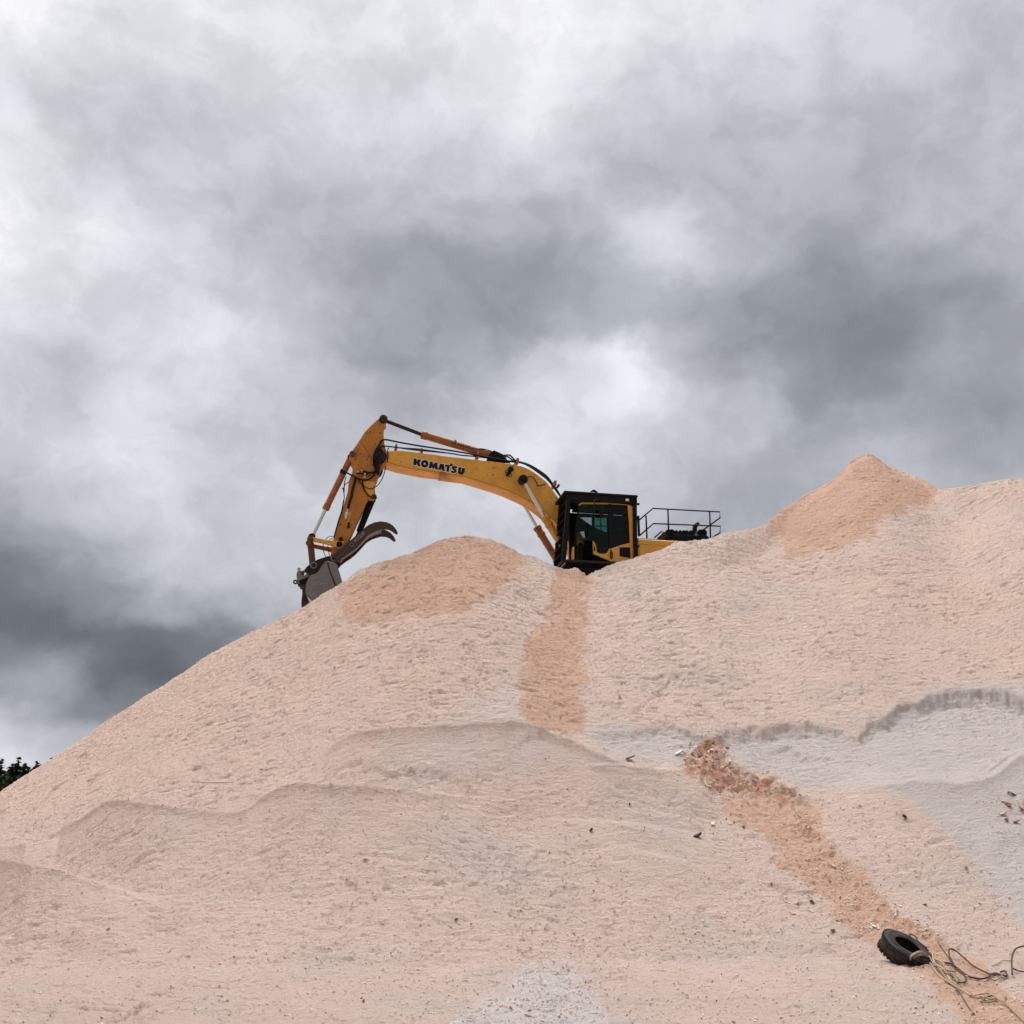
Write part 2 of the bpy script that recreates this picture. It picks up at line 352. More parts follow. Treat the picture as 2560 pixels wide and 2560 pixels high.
feature([(150,1932,0),(200,1925,.08),(270,1895,.15),(290,1900,0)], 'scarp', 0.3, 0.05)
# slight swells lower down
feature([(900,1560,0),(1050,1548,.08),(1200,1560,.10),(1330,1590,.06),(1420,1640,0)], 'crest', 0.7, 0.4)
feature([(500,1600,0),(640,1585,.06),(800,1592,.07),(950,1620,0)], 'crest', 0.6, 0.4)
feature([(1050,1610,0),(1180,1606,.07),(1300,1630,.07),(1400,1680,0)], 'crest', 0.5, 0.3)
feature([(230,1560,.0),(300,1556,.07),(380,1572,.06),(460,1600,0)], 'crest', 0.5, 0.3)

# masks painted where the differently coloured material lies, warped so their edges are ragged
R = 644
def poly_mask(polys, blur):
    m = np.zeros((R, R)); yy, xx = np.mgrid[0:R, 0:R]; xx = (xx + .5) * 1932 / R; yy = (yy + .5) * 1932 / R
    for P, w in polys:
        ins = np.zeros((R, R), bool); n = len(P)
        for i in range(n):
            x1, y1 = P[i]; x2, y2 = P[(i+1) % n]
            if y1 == y2: continue
            c = ((y1 > yy) != (y2 > yy)) & (xx < (x2 - x1) * (yy - y1) / (y2 - y1) + x1); ins ^= c
        m = np.maximum(m, ins * w)
    k = max(1, int(blur * R / 1932)); 
    for _ in range(3):
        for ax in (0, 1):
            cs = np.cumsum(np.pad(m, [(k, k) if ax == q else (0, 0) for q in (0, 1)], mode='edge'), axis=ax)
            m = (np.take(cs, range(2*k-1, R+2*k-1), axis=ax) - np.take(np.concatenate([np.zeros_like(np.take(cs, [0], axis=ax)), cs], axis=ax), range(0, R), axis=ax)) / (2*k)
    return m
fresh = poly_mask([([(630,1168),(640,1100),(700,1060),(850,990),(1000,1040),(975,1075),(950,1105),(905,1130),(880,1162),(800,1158),(700,1172)], .75),
  ([(1045,1060),(1110,1085),(1100,1110),(1098,1200),(1100,1300),(1092,1370),(1060,1378),(1010,1364),(970,1340),(985,1230),(1005,1190),(1040,1120)], 1.0),
  ([(1430,985),(1500,900),(1635,840),(1790,925),(1740,945),(1690,962),(1655,985),(1640,1010),(1590,1032),(1530,1046),(1480,1052),(1470,1025)], .95)], 11)
warm = poly_mask([([(0,1400),(575,1100),(860,1000),(960,1040),(930,1160),(950,1270),(830,1345),(680,1370),(600,1440),(480,1520),(300,1515),(200,1505),(0,1580)], .6),
  ([(1500,1060),(1932,1000),(1932,1280),(1700,1320),(1560,1250)], .45),
  ([(0,1560),(300,1560),(420,1700),(330,1932),(0,1932)], .3),], 34)
grey = poly_mask([([(1070,1372),(1250,1366),(1330,1388),(1450,1366),(1560,1370),(1620,1388),(1650,1358),(1700,1322),(1760,1298),(1820,1286),(1960,1300),(1960,1780),(1850,1660),(1810,1590),(1700,1500),(1600,1490),(1400,1450),(1280,1442),(1170,1432),(1120,1402)], .9),
  ([(690,1385),(860,1368),(1010,1364),(1110,1410),(1230,1452),(1050,1445),(950,1480),(800,1450),(700,1440)], .38),
  ([(960,1260),(985,1340),(1000,1362),(820,1364),(880,1310)], .45)], 9)
pale = poly_mask([([(820,1900),(900,1860),(980,1790),(1080,1790),(1150,1850),(1230,1932),(1100,1975),(800,1975)], .42), ([(850,1905),(930,1885),(985,1835),(1070,1832),(1110,1880),(1130,1932),(1060,1960),(1000,1925),(860,1950)], .95), ([(1380,1745),(1500,1740),(1540,1775),(1440,1800)], .5), ([(700,1770),(800,1760),(780,1820),(690,1830)], .35),
  ([(1110,1080),(1480,1060),(1600,1080),(1560,1300),(1110,1362)], .16), ([(1180,1700),(1280,1670),(1420,1740),(1300,1760)], .3), ([(1560,1640),(1700,1600),(1932,1760),(1932,1932),(1800,1932)],.0)], 16)
red = poly_mask([([(1312,1383),(1345,1384),(1372,1410),(1395,1450),(1450,1466),(1525,1492),(1520,1510),(1490,1500),(1470,1520),(1420,1500),(1370,1500),(1330,1500),(1320,1470),(1275,1440),(1295,1425)], .9),
  ([(1475,1530),(1510,1545),(1560,1588),(1535,1580)], 1.0), ([(1180,1335),(1240,1310),(1290,1270),(1250,1320),(1200,1345)], .35),
  ([(1650,1690),(1700,1720),(1790,1790),(1720,1770)], .5), ([(1905,1500),(1932,1500),(1932,1560)], .6)], 6)
orange = poly_mask([([(1400,1500),(1520,1505),(1570,1595),(1640,1660),(1700,1720),(1800,1790),(1900,1860),(1960,1900),(1960,1960),(1850,1960),(1780,1880),(1650,1790),(1590,1760),(1560,1700),(1490,1640),(1440,1590),(1340,1520)], 1.0),
  ([(170,1700),(270,1735),(200,1770),(130,1760)], .25), ([(420,1720),(480,1700),(440,1790),(390,1790)], .35)], 10)

U, V = proj(X, Y, Z)
u2 = U / K + 24 * fbm(X * 1.3, Y * 1.3, 6, 31, .68); v2 = V / K + 16 * fbm(X * 1.3 + 40, Y * 1.3, 6, 35, .68)
iu = np.clip(np.nan_to_num(u2 * R / 1932), 0, R - 1).astype(int); iv = np.clip(np.nan_to_num(v2 * R / 1932), 0, R - 1).astype(int)
pick = lambda m: m[iv, iu]
mf, mw, mg, mp_, mr_, mo = map(pick, (fresh, warm, grey, pale, red, orange))
inb = smooth((2050 - u2) / 90) * smooth((u2 + 110) / 90) * smooth((2040 - v2) / 90); mf, mp_, mr_, mo = mf * inb, mp_ * inb, mr_ * inb, mo * inb

# lumps and creases of the sawdust itself
near = smooth((Y - 2) / 4)
rough_k = (1 - .6 * CREST) * (1 + 0.8 * mr_ + 0.3 * mo - 0.45 * mg + .3 * mp_ - .25 * smooth(A / .3)) * np.clip(Y / 21, .42, 1.05)
lump = 0.085 * fbm(X * 0.55, Y * 0.55, 3, 51) + near * rough_k * 0.030 * fbm(X * 2.2, Y * 3.2, 3, 61, .55)
wxx = X + 0.25 * fbm(X * 1.5, Y * 1.5, 2, 77)
side = np.clip(-A * .3, -0.1, .15)          # creases run across the slope, turning with the flank
cre = fbm((wxx * 4.2 + side * Y * 1.6), (Y * 8.5 - side * X * 4.5), 4, 81, .66)
ridge = 1 - np.abs(cre) * 2.2
crs = fbm(wxx * 2.6 + 9, Y * 8.5 + side * X * 3, 4, 301, .6); crs2 = fbm(wxx * 5.5 + 3, Y * 15 + 7, 3, 311, .6)
patchy = np.clip(.5 + 1.6 * fbm(X * .45, Y * .6, 3, 321), .1, 1)
cut = np.clip((crs - .22) * 3.2, 0, 1) * .085 * patchy + np.clip((crs2 - .24) * 3, 0, 1) * .045
Z = Z - near * (1 - .8 * CREST) * cut * 1.25 * np.clip(Y / 21, .45, 1.05) * (1 - .6 * mg) * (1 - .35 * smooth(A / .25))
Z = Z + lump + near * rough_k * (0.028 * ridge * (0.55 + 0.9 * np.clip(fbm(X * .8, Y * .8, 2, 99) + .4, 0, 1)) + 0.020 * fbm(X * 13, Y * 15, 3, 85, .75))
# chunks in the slip
chunk = fbm(X * 5.5, Y * 5.5, 3, 120, .6)
Z = Z + mr_ * 0.065 * np.clip(chunk * 3, -0.3, 1) + mp_ * 0.012 * np.clip(fbm(X * 9, Y * 9, 3, 131, .7) * 3, -.5, 1) + mo * 0.012 * np.clip(chunk * 3, -0.2, 1)
Z = np.where(Y < 3, np.maximum(Z, 0.0), Z)

def grid_mesh(name, X, Y, Z, attrs=None):
    nx, ny = X.shape; me = bpy.data.meshes.new(name)
    co = np.stack([X, Y, Z], -1).reshape(-1, 3).astype(np.float32)
    idx = np.arange(nx * ny).reshape(nx, ny)
    q = np.stack([idx[:-1, :-1], idx[1:, :-1], idx[1:, 1:], idx[:-1, 1:]], -1).reshape(-1, 4)
    me.vertices.add(nx * ny); me.vertices.foreach_set('co', co.ravel())
    me.loops.add(q.size); me.loops.foreach_set('vertex_index', q.ravel().astype(np.int32))
    me.polygons.add(len(q)); me.polygons.foreach_set('loop_start', np.arange(0, q.size, 4, dtype=np.int32))
    me.update(calc_edges=True)
    for k, arr in (attrs or {}).items():
        at_ = me.color_attributes.new(k, 'FLOAT_COLOR', 'POINT'); at_.data.foreach_set('color', arr.reshape(-1, 4).astype(np.float32).ravel())
    me.shade_smooth(); return me
one = np.ones_like(Z)
hill_me = grid_mesh('sawdust_hill', X, Y, Z, {'kinds': np.stack([mf, mg, mr_, one], -1), 'kinds_b': np.stack([mw, mp_, mo, one], -1)})

def sawdust_material():
    M = MatB('sawdust'); b = M.b
    tcn = M.n('ShaderNodeTexCoord'); P = tcn.outputs['Object']
    k1 = M.n('ShaderNodeVertexColor', layer_name='kinds'); k2 = M.n('ShaderNodeVertexColor', layer_name='kinds_b')
    s1 = M.n('ShaderNodeSeparateColor'); M.l(k1.outputs[0], s1.inputs[0]); s2 = M.n('ShaderNodeSeparateColor'); M.l(k2.outputs[0], s2.inputs[0])
    def noi(sc, det, ro, mapping=None):
        n = M.n('ShaderNodeTexNoise'); n.inputs['Scale'].default_value = sc; n.inputs['Detail'].default_value = det; n.inputs['Roughness'].default_value = ro
        M.l(mapping or P, n.inputs['Vector']); return n.outputs[0]
    def mix(f, a, c):
        m = M.n('ShaderNodeMix', data_type='RGBA'); 
        if isinstance(f, float): m.inputs[0].default_value = f
        else: M.l(f, m.inputs[0])
        for s, i in ((a, 6), (c, 7)):
            if isinstance(s, tuple): m.inputs[i].default_value = (*s, 1)
            else: M.l(s, m.inputs[i])
        return m.outputs[2]
    def rng_(v, a, c, lo=0.0, hi=1.0):
        r = M.n('ShaderNodeMapRange'); M.l(v, r.inputs[0]); r.inputs[1].default_value = a; r.inputs[2].default_value = c; r.inputs[3].default_value = lo; r.inputs[4].default_value = hi
        return r.outputs[0]
    nr = noi(2.2, 9, .75); nr2 = noi(1.1, 7, .7)
    def ragged(m, w_=.9, n_=None):
        a_ = M.n('ShaderNodeMath', operation='MULTIPLY_ADD'); M.l(n_ or nr, a_.inputs[0]); a_.inputs[1].default_value = w_; M.l(m, a_.inputs[2])
        b_ = M.n('ShaderNodeMath', operation='SUBTRACT'); M.l(a_.outputs[0], b_.inputs[0]); b_.inputs[1].default_value = w_ * .5
        return b_.outputs[0]
    def soft(m, lo=.32, hi=.62, mx_=1.0, w_=.9):
        r = M.n('ShaderNodeMapRange', interpolation_type='SMOOTHSTEP'); M.l(ragged(m, w_), r.inputs[0]); r.inputs[1].default_value = lo; r.inputs[2].default_value = hi; r.inputs[4].default_value = mx_
        return r.outputs[0]
    base = mix(rng_(noi(0.35, 5, .6), .35, .65), (0.745, 0.560, 0.475), (0.690, 0.545, 0.480))
    base = mix(rng_(noi(1.6, 7, .65), .40, .72, 0, .5), base, (0.790, 0.610, 0.535))
    base = mix(rng_(noi(0.7, 6, .65), .48, .66, 0, .55), base, (0.640, 0.530, 0.480))
    base = mix(rng_(noi(0.5, 5, .6), .5, .7, 0, .5), base, (0.770, 0.610, 0.500))
    base = mix(s2.outputs[0], base, (0.745, 0.540, 0.440))
    base = mix(soft(s2.outputs[1], .25, .85, .85, 1.5), base, (0.760, 0.690, 0.670))
    base = mix(soft(s1.outputs[1], .1, .95, .95, .9), base, (0.635, 0.565, 0.535))
    base = mix(soft(s1.outputs[0], .25, .75, .85), base, mix(rng_(nr2, .35, .65), (0.670, 0.435, 0.320), (0.615, 0.370, 0.255)))
    base = mix(soft(s2.outputs[2], .3, .75, .9, 1.1), base, mix(rng_(noi(3.0, 6, .7), .4, .65), (0.730, 0.485, 0.360), (0.660, 0.400, 0.275)))
    base = mix(soft(s1.outputs[2], .35, .8, .9, 1.5), base, mix(rng_(noi(4.0, 6, .7), .42, .6), (0.540, 0.265, 0.170), (0.730, 0.500, 0.380)))
    cru = M.n('ShaderNodeMath', operation='MULTIPLY'); M.l(rng_(noi(11, 6, .75), .55, .62, 0, .75), cru.inputs[0]); M.l(soft(s2.outputs[1], .35, .9, 1.0, 1.4), cru.inputs[1])
    base = mix(cru.outputs[0], base, (0.20, 0.165, 0.13))
    # single flakes: lighter and darker grains
    g1 = rng_(noi(26, 4, .75), .57, .73, 0, .20); base = mix(g1, base, (0.26, 0.165, 0.115))
    g2 = rng_(noi(34, 3, .7), .56, .72, 0, .35); base = mix(g2, base, (0.80, 0.66, 0.58))
    g3 = rng_(noi(70, 3, .7), .63, .72, 0, .28); base = mix(g3, base, (0.20, 0.12, 0.08))
    M.l(base, b.inputs['Base Color']); b.inputs['Roughness'].default_value = 0.95; b.inputs['Specular IOR Level'].default_value = 0.15
    mpn = M.n('ShaderNodeMapping'); mpn.inputs['Scale'].default_value = (0.55, 1.0, 1.3); M.l(P, mpn.inputs['Vector'])
    h1 = noi(9, 9, .72, mpn.outputs[0]); h2 = noi(30, 7, .8)
    ad = M.n('ShaderNodeMath', operation='MULTIPLY_ADD'); M.l(h2, ad.inputs[0]); ad.inputs[1].default_value = 0.8; M.l(h1, ad.inputs[2])
    bp = M.n('ShaderNodeBump'); bp.inputs['Strength'].default_value = 0.9; bp.inputs['Distance'].default_value = 0.12
    M.l(ad.outputs[0], bp.inputs['Height']); M.l(bp.outputs[0], b.inputs['Normal'])
    return M.m
SAW = sawdust_material()
hill = link('sawdust_hill', hill_me, SAW); tag(hill, kind='structure')

# flat yard reaching the horizon
def ground_material():
    M = MatB('yard'); tcn = M.n('ShaderNodeTexCoord')
    n = M.n('ShaderNodeTexNoise'); n.inputs['Scale'].default_value = 0.4; n.inputs['Detail'].default_value = 9; M.l(tcn.outputs['Object'], n.inputs['Vector'])
    m = M.n('ShaderNodeMix', data_type='RGBA'); M.l(n.outputs[0], m.inputs[0]); m.inputs[6].default_value = (.34, .25, .2, 1); m.inputs[7].default_value = (.16, .12, .09, 1)
    M.l(m.outputs[2], M.b.inputs['Base Color']); M.b.inputs['Roughness'].default_value = 1
    return M.m
bm = bmesh.new(); vs = [bm.verts.new(p) for p in ((-3000, -3000, -.06), (3000, -3000, -.06), (3000, 3000, -.06), (-3000, 3000, -.06))]; bm.faces.new(vs)
gme = bpy.data.meshes.new('ground'); bm.to_mesh(gme); bm.free(); tag(link('ground', gme, ground_material()), kind='structure')
# ------------------------------------------------------------------ excavator
TH = math.radians(11)
ORG = Vector((2.31, 27.5, 6.25))
FX = Vector((-math.cos(TH), -math.sin(TH), 0)); FL = Vector((math.sin(TH), -math.cos(TH), 0))
exc = empty('excavator', ORG, math.pi + TH)
tag(exc, 'yellow tracked excavator with black guarded cab digging on top of the sawdust pile', 'excavator')
def tr(u, v, ym):                           # photo pixel -> (x forward, z up) in the machine's own upright plane at side offset ym
    a, e = ray(u, v); dr = Vector((a, 1, e)); p0 = Vector((0, 0, H))
    pl = ORG + FL * ym
    s = (pl - p0).dot(FL) / dr.dot(FL); p = p0 + dr * s - ORG
    return p.dot(FX), p.z
def trp(u, v, ym): x, z = tr(u, v, ym); return Vector((x, ym, z))
Z1 = lambda pts: [(700 + x * .2588, 1000 + y * .2588) for x, y in pts]       # readings from enlarged views of the photo
Z2 = lambda pts: [(1100 + x * .20704, 1050 + y * .20704) for x, y in pts]
Z2b = lambda pts: [(1220 + x * .11387, 1100 + y * .11387) for x, y in pts]
Z3 = lambda pts: [(1380 + x * .12422, 1220 + y * .12422) for x, y in pts]
Z4 = lambda pts: [(780 + x * .12422, 1200 + y * .12422) for x, y in pts]
Z5 = lambda pts: [(1580 + x * .12422, 1240 + y * .12422) for x, y in pts]
Z8 = lambda pts: [(720 + x * .11387, 1320 + y * .11387) for x, y in pts]
Z1b = lambda pts: [(850 + x * .10352, 1030 + y * .10352) for x, y in pts]
def T(pts, ym): return [tr(u, v, ym) for u, v in pts]

def plate(name, loops, y, half, m, parent, bevel=0.012, smooth_=False):
    """loops of (x, z) filled (inner loops are holes), thickened to y-half..y+half"""
    cu = bpy.data.curves.new(name, 'CURVE'); cu.dimensions = '2D'; cu.fill_mode = 'BOTH'
    cu.extrude = max(half - bevel, 0.001); cu.bevel_depth = bevel; cu.bevel_resolution = 1; cu.offset = -bevel
    for lp in loops:
        sp = cu.splines.new('POLY'); sp.points.add(len(lp) - 1); sp.use_cyclic_u = True
        for i, (x, z) in enumerate(lp): sp.points[i].co = (x, z, 0, 1)
    tmp = bpy.data.objects.new('tmp', cu); COL.objects.link(tmp)
    dg = bpy.context.evaluated_depsgraph_get(); me = bpy.data.meshes.new_from_object(tmp.evaluated_get(dg))
    bpy.data.objects.remove(tmp); bpy.data.curves.remove(cu)
    for v in me.vertices: x, z, w = v.co; v.co = (x, y + w, z)
    me.flip_normals(); me.name = name; me.materials.clear()
    return link(name, me, m, parent)
def circ(c, r, n=20): return [(c[0] + r * math.cos(2 * math.pi * i / n), c[1] + r * math.sin(2 * math.pi * i / n)) for i in range(n)]
def ring_verts(bm, c, ax, r, n):
    ax = ax.normalized(); s = Vector((0, 1, 0)) if abs(ax.y) < 0.9 else Vector((1, 0, 0)); p = ax.cross(s).normalized(); q = ax.cross(p)
    return [bm.verts.new(c + (p * math.cos(2 * math.pi * i / n) + q * math.sin(2 * math.pi * i / n)) * r) for i in range(n)]
def rod_mesh(bm, segs, n=20):
    """a turned bar through (point, radius) stations"""
    rings = []
    for i, (c, r) in enumerate(segs):
        j = min(i, len(segs) - 2); ax = segs[-1][0] - segs[0][0]
        rings.append(ring_verts(bm, c, ax, r, n))
    for a, b in zip(rings, rings[1:]):
        for i in range(n): bm.faces.new((a[i], a[(i+1) % n], b[(i+1) % n], b[i]))
    bm.faces.new(rings[0][::-1]); bm.faces.new(rings[-1])
def rod(name, segs, m, parent, n=20):
    bm = bmesh.new(); rod_mesh(bm, segs, n); bmesh.ops.recalc_face_normals(bm, faces=bm.faces)
    me = bpy.data.meshes.new(name); bm.to_mesh(me); bm.free()
    o = link(name, me, m, parent, smooth=False)
    for p in me.polygons: p.use_smooth = len(p.vertices) == 4
    try:
        me.set_sharp_from_angle(angle=math.radians(40))
    except Exception: pass
    return o
def tube_pts(pts, sub=6):
    """Catmull-Rom through the points"""
    P = [pts[0]] + list(pts) + [pts[-1]]; o = []
    for i in range(1, len(P) - 2):
        for k in range(sub):
            t = k / sub; a, b, c, d = P[i-1], P[i], P[i+1], P[i+2]
            o.append(0.5 * ((2 * b) + (c - a) * t + (2 * a - 5 * b + 4 * c - d) * t * t + (3 * b - a - 3 * c + d) * t ** 3))
    o.append(P[-2]); return o
def tube_into(bm, P, r, n=8):
    prev = None; up = Vector((0, 0, 1)); rings = []
    for i, c in enumerate(P):
        ax = (P[min(i+1, len(P)-1)] - P[max(i-1, 0)])
        if ax.length < 1e-6: ax = Vector((1, 0, 0))
        ax.normalize()
        s = prev if prev is not None else (Vector((0, 0, 1)) if abs(ax.z) < .9 else Vector((1, 0, 0)))
        p = (s - ax * s.dot(ax)); p = p.normalized() if p.length > 1e-5 else ax.orthogonal().normalized(); q = ax.cross(p); prev = p
        rr = r(i / max(1, len(P) - 1)) if callable(r) else r
        rings.append([bm.verts.new(c + (p * math.cos(2 * math.pi * k / n) + q * math.sin(2 * math.pi * k / n)) * rr) for k in range(n)])
    for a, b in zip(rings, rings[1:]):
        for k in range(n): bm.faces.new((a[k], a[(k+1) % n], b[(k+1) % n], b[k]))
    bm.faces.new(rings[0][::-1]); bm.faces.new(rings[-1])
def tube(name, lists, r, m, parent=None, sub=6, n=8):
    bm = bmesh.new()
    for pts in lists: tube_into(bm, tube_pts([Vector(p) for p in pts], sub) if sub > 1 else [Vector(p) for p in pts], r, n)
    me = bpy.data.meshes.new(name); bm.to_mesh(me); bm.free()
    return link(name, me, m, parent, smooth=True)
def box_into(bm, lo, hi, M=None):
    r = bmesh.ops.create_cube(bm, size=1); c = (Vector(lo) + Vector(hi)) / 2; s = Vector(hi) - Vector(lo)
    for v in r['verts']:
        v.co = Vector((v.co.x * s.x, v.co.y * s.y, v.co.z * s.z)) + c
        if M is not None: v.co = M @ v.co
    return r['verts']
def boxes(name, bl, m, parent, bevel=0.01):
    bm = bmesh.new()
    for b in bl: box_into(bm, *b)
    if bevel: bmesh.ops.bevel(bm, geom=list(bm.edges), offset=bevel, segments=1, affect='EDGES', clamp_overlap=True)
    me = bpy.data.meshes.new(name); bm.to_mesh(me); bm.free(); return link(name, me, m, parent)
def beam(name, pairs, m, parent, bevel=0.0):
    """square bars: (p, q, half_w, half_y)"""
    bm = bmesh.new()
    for p, q, hw, hy in pairs:
        p, q = Vector(p), Vector(q); ax = (q - p).normalized(); side = Vector((0, 1, 0)) if abs(ax.y) < .9 else Vector((1, 0, 0)); nrm_ = ax.cross(side).normalized(); side = nrm_.cross(ax).normalized()
        vs = []
        for c in (p, q):
            for a, b in ((1, 1), (1, -1), (-1, -1), (-1, 1)): vs.append(bm.verts.new(c + nrm_ * hw * a + side * hy * b))
        for f in ((0, 1, 2, 3), (7, 6, 5, 4), (0, 4, 5, 1), (1, 5, 6, 2), (2, 6, 7, 3), (3, 7, 4, 0)): bm.faces.new([vs[i] for i in f])
    bmesh.ops.recalc_face_normals(bm, faces=bm.faces)
    if bevel: bmesh.ops.bevel(bm, geom=list(bm.edges), offset=bevel, segments=1, affect='EDGES')
    me = bpy.data.meshes.new(name); bm.to_mesh(me); bm.free(); return link(name, me, m, parent)

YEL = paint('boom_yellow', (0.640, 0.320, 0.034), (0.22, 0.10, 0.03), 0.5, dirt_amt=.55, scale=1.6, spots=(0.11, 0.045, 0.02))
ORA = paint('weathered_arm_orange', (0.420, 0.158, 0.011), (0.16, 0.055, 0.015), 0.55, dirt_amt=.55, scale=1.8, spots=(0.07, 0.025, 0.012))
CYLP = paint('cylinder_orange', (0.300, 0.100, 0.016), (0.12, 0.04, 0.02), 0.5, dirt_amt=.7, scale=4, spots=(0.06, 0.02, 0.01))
CABY = paint('cab_yellow', (0.600, 0.300, 0.040), (0.3, 0.16, 0.04), 0.45, dirt_amt=.3, scale=3)
BLK = paint('black_guard', (0.0035, 0.0035, 0.004), (0.010, 0.009, 0.008), 0.6, dirt_amt=.5, bump=.01)
RUB = paint('black_hose', (0.004, 0.004, 0.004), (0.012, 0.010, 0.008), 0.55, dirt_amt=.4, bump=.003)
CHR = paint('chrome_rod', (0.60, 0.61, 0.63), (0.30, 0.28, 0.27), 0.12, metal=1.0, dirt_amt=.3, bump=.0)
STL = paint('bucket_steel', (0.155, 0.148, 0.146), (0.20, 0.185, 0.175), 0.6, dirt_amt=.7, scale=5, spots=(0.05, 0.04, 0.04), bump=.03)
LMK = paint('worn_mark', (0.30, 0.27, 0.25), (0.16, 0.13, 0.11), 0.5, dirt_amt=.9, scale=9)
DRK = paint('dark_coupler_steel', (0.020, 0.014, 0.012), (0.055, 0.038, 0.028), 0.55, dirt_amt=.7, scale=5)
RST = paint('rusty_brown_steel', (0.120, 0.034, 0.014), (0.06, 0.02, 0.012), 0.6, dirt_amt=.7, scale=5)
THM = paint('thumb_dark_red', (0.032, 0.009, 0.006), (0.06, 0.032, 0.022), 0.5, dirt_amt=.7, scale=3)
FIT = paint('bare_fitting', (0.6, 0.6, 0.58), (0.3, 0.28, 0.25), 0.3, metal=.7, dirt_amt=.4)
WHT = paint('letter_outline', (0.75, 0.72, 0.66), (0.5, 0.45, 0.4), 0.6, dirt_amt=.3)
LET = paint('letter_black', (0.008, 0.008, 0.014), (0.02, 0.02, 0.02), 0.5, dirt_amt=.2)
def glass(name, tint, rough=0.02, gl=0.12):
    M = MatB(name); M.t.nodes.remove(M.b); o = M.t.nodes['Material Output']
    tb = M.n('ShaderNodeBsdfTransparent'); tb.inputs[0].default_value = (*tint, 1)
    g = M.n('ShaderNodeBsdfGlossy'); g.inputs['Roughness'].default_value = rough; g.inputs[0].default_value = (.8, .9, .9, 1)
    fr = M.n('ShaderNodeFresnel'); fr.inputs[0].default_value = 1.25
    ms = M.n('ShaderNodeMixShader'); M.l(fr.outputs[0], ms.inputs[0]); M.l(tb.outputs[0], ms.inputs[1]); M.l(g.outputs[0], ms.inputs[2]); M.l(ms.outputs[0], o.inputs[0])
    return M.m
GLS = glass('tinted_glass', (0.48, 0.58, 0.56)); GLS2 = glass('green_glass', (0.36, 0.62, 0.58))

# --- boom: box section, near plate at +0.30
bt = Z1([(965, 500), (1040, 494), (1180, 490), (1500, 528)]) + Z2([(0, 430), (450, 480), (700, 510), (850, 530), (1000, 560), (1080, 595), (1150, 640), (1215, 688), (1280, 740), (1345, 820), (1400, 900), (1430, 940)]) + [(1418, 1275), (1440, 1312), (1462, 1350), (1478, 1385), (1475, 1402)]
bb = [(1440, 1400), (1424, 1360)] + Z2([(1440, 1280), (1340, 1190), (1240, 1100), (1120, 1010), (1000, 940), (900, 895), (800, 850), (650, 797), (500, 750), (300, 690), (0, 650)]) + Z1([(1600, 710), (1380, 685), (1140, 638), (1060, 612), (985, 600)])
boom = plate('boom', [T(bt + bb, .30)], 0, .30, YEL, exc, bevel=.012)
# welded flanges along top and bottom edges of the near and far plates
def edge_pts(px, ym): return [trp(u, v, ym) for u, v in px]
tube('weld_bead', [edge_pts([(u, v - 1.5) for u, v in bb[3:]], s * .30) for s in (1, -1)], .012, ORA, boom, sub=2, n=6)
# nose: fork lugs and pin around the arm pivot
pv = tr(*Z1b([(985, 1080)])[0], .30)
plate('nose_lug', [circ(pv, .17, 24)], .33, .04, DRK, boom)
plate('nose_lug', [circ(pv, .17, 24)], -.33, .04, DRK, boom)
rod('pivot_pin', [(Vector((pv[0], -.40, pv[1])), .09), (Vector((pv[0], .40, pv[1])), .09)], DRK, boom)
# lettering
bfont = None
def letters(name, text, A_, B_, ym, m, parent, ext=.004, size=1.0, off=0.0, lift=0.0, sx=1.0, shear=0.0, vflip=1):
    cu = bpy.data.curves.new(name, 'FONT'); cu.body = text; cu.extrude = ext; cu.offset = off; cu.shear = shear; cu.size = 1; cu.space_character = 1.02
    tmp = bpy.data.objects.new('tmp', cu); COL.objects.link(tmp)
    dg = bpy.context.evaluated_depsgraph_get(); me = bpy.data.meshes.new_from_object(tmp.evaluated_get(dg)); bpy.data.objects.remove(tmp)
    xs = [v.co.x for v in me.vertices]; x0, x1 = min(xs), max(xs)
    a = Vector(tr(*A_, ym)); b = Vector(tr(*B_, ym)); w = (b - a); s = w.length / (x1 - x0); ux = w / w.length
    uz = Vector((ux.y, -ux.x)); uz = uz if uz.y > 0 else -uz
    for v in me.vertices:
        p = a + ux * ((v.co.x - x0) * s) + uz * (v.co.y * s * sx + lift)
        v.co = (p.x, ym + v.co.z, p.y)
    me.materials.clear(); me.name = name
    return link(name, me, m, parent)
ZL = lambda pts: [(1020 + x * .0828, 1130 + y * .0828) for x, y in pts]
LT = dict(
 K1=[(170,190),(265,205),(258,280),(245,402),(148,388)], K2=[(300,222),(412,232),(350,325),(385,442),(285,418),(252,308)],
 O=[(505+116*math.cos(t_),356+116*math.sin(t_)) for t_ in np.linspace(0,2*math.pi,28)[:-1]],
 M=[(665,288),(742,300),(765,378),(820,312),(893,325),(895,440),(905,535),(818,520),(810,450),(778,512),(738,500),(716,440),(700,498),(618,482),(645,380)],
 A=[(968,350),(1085,362),(1100,470),(1115,576),(1030,560),(1012,488),(988,546),(908,528)],
 T=[(1125,378),(1268,398),(1272,340),(1352,350),(1350,420),(1318,436),(1262,430),(1232,602),(1150,585),(1178,458),(1112,440)],
 U=[(1520,452),(1607,463),(1590,600),(1616,600),(1632,475),(1718,487),(1700,620),(1640,682),(1560,675),(1508,618)])
S_in = [(1478,432),(1400,418),(1340,440),(1316,492),(1345,528),(1400,560),(1385,582),(1330,560),(1300,568),(1294,618),(1370,640),(1440,628),(1470,580),(1455,530),(1400,495),(1412,482),(1460,500),(1484,490)]
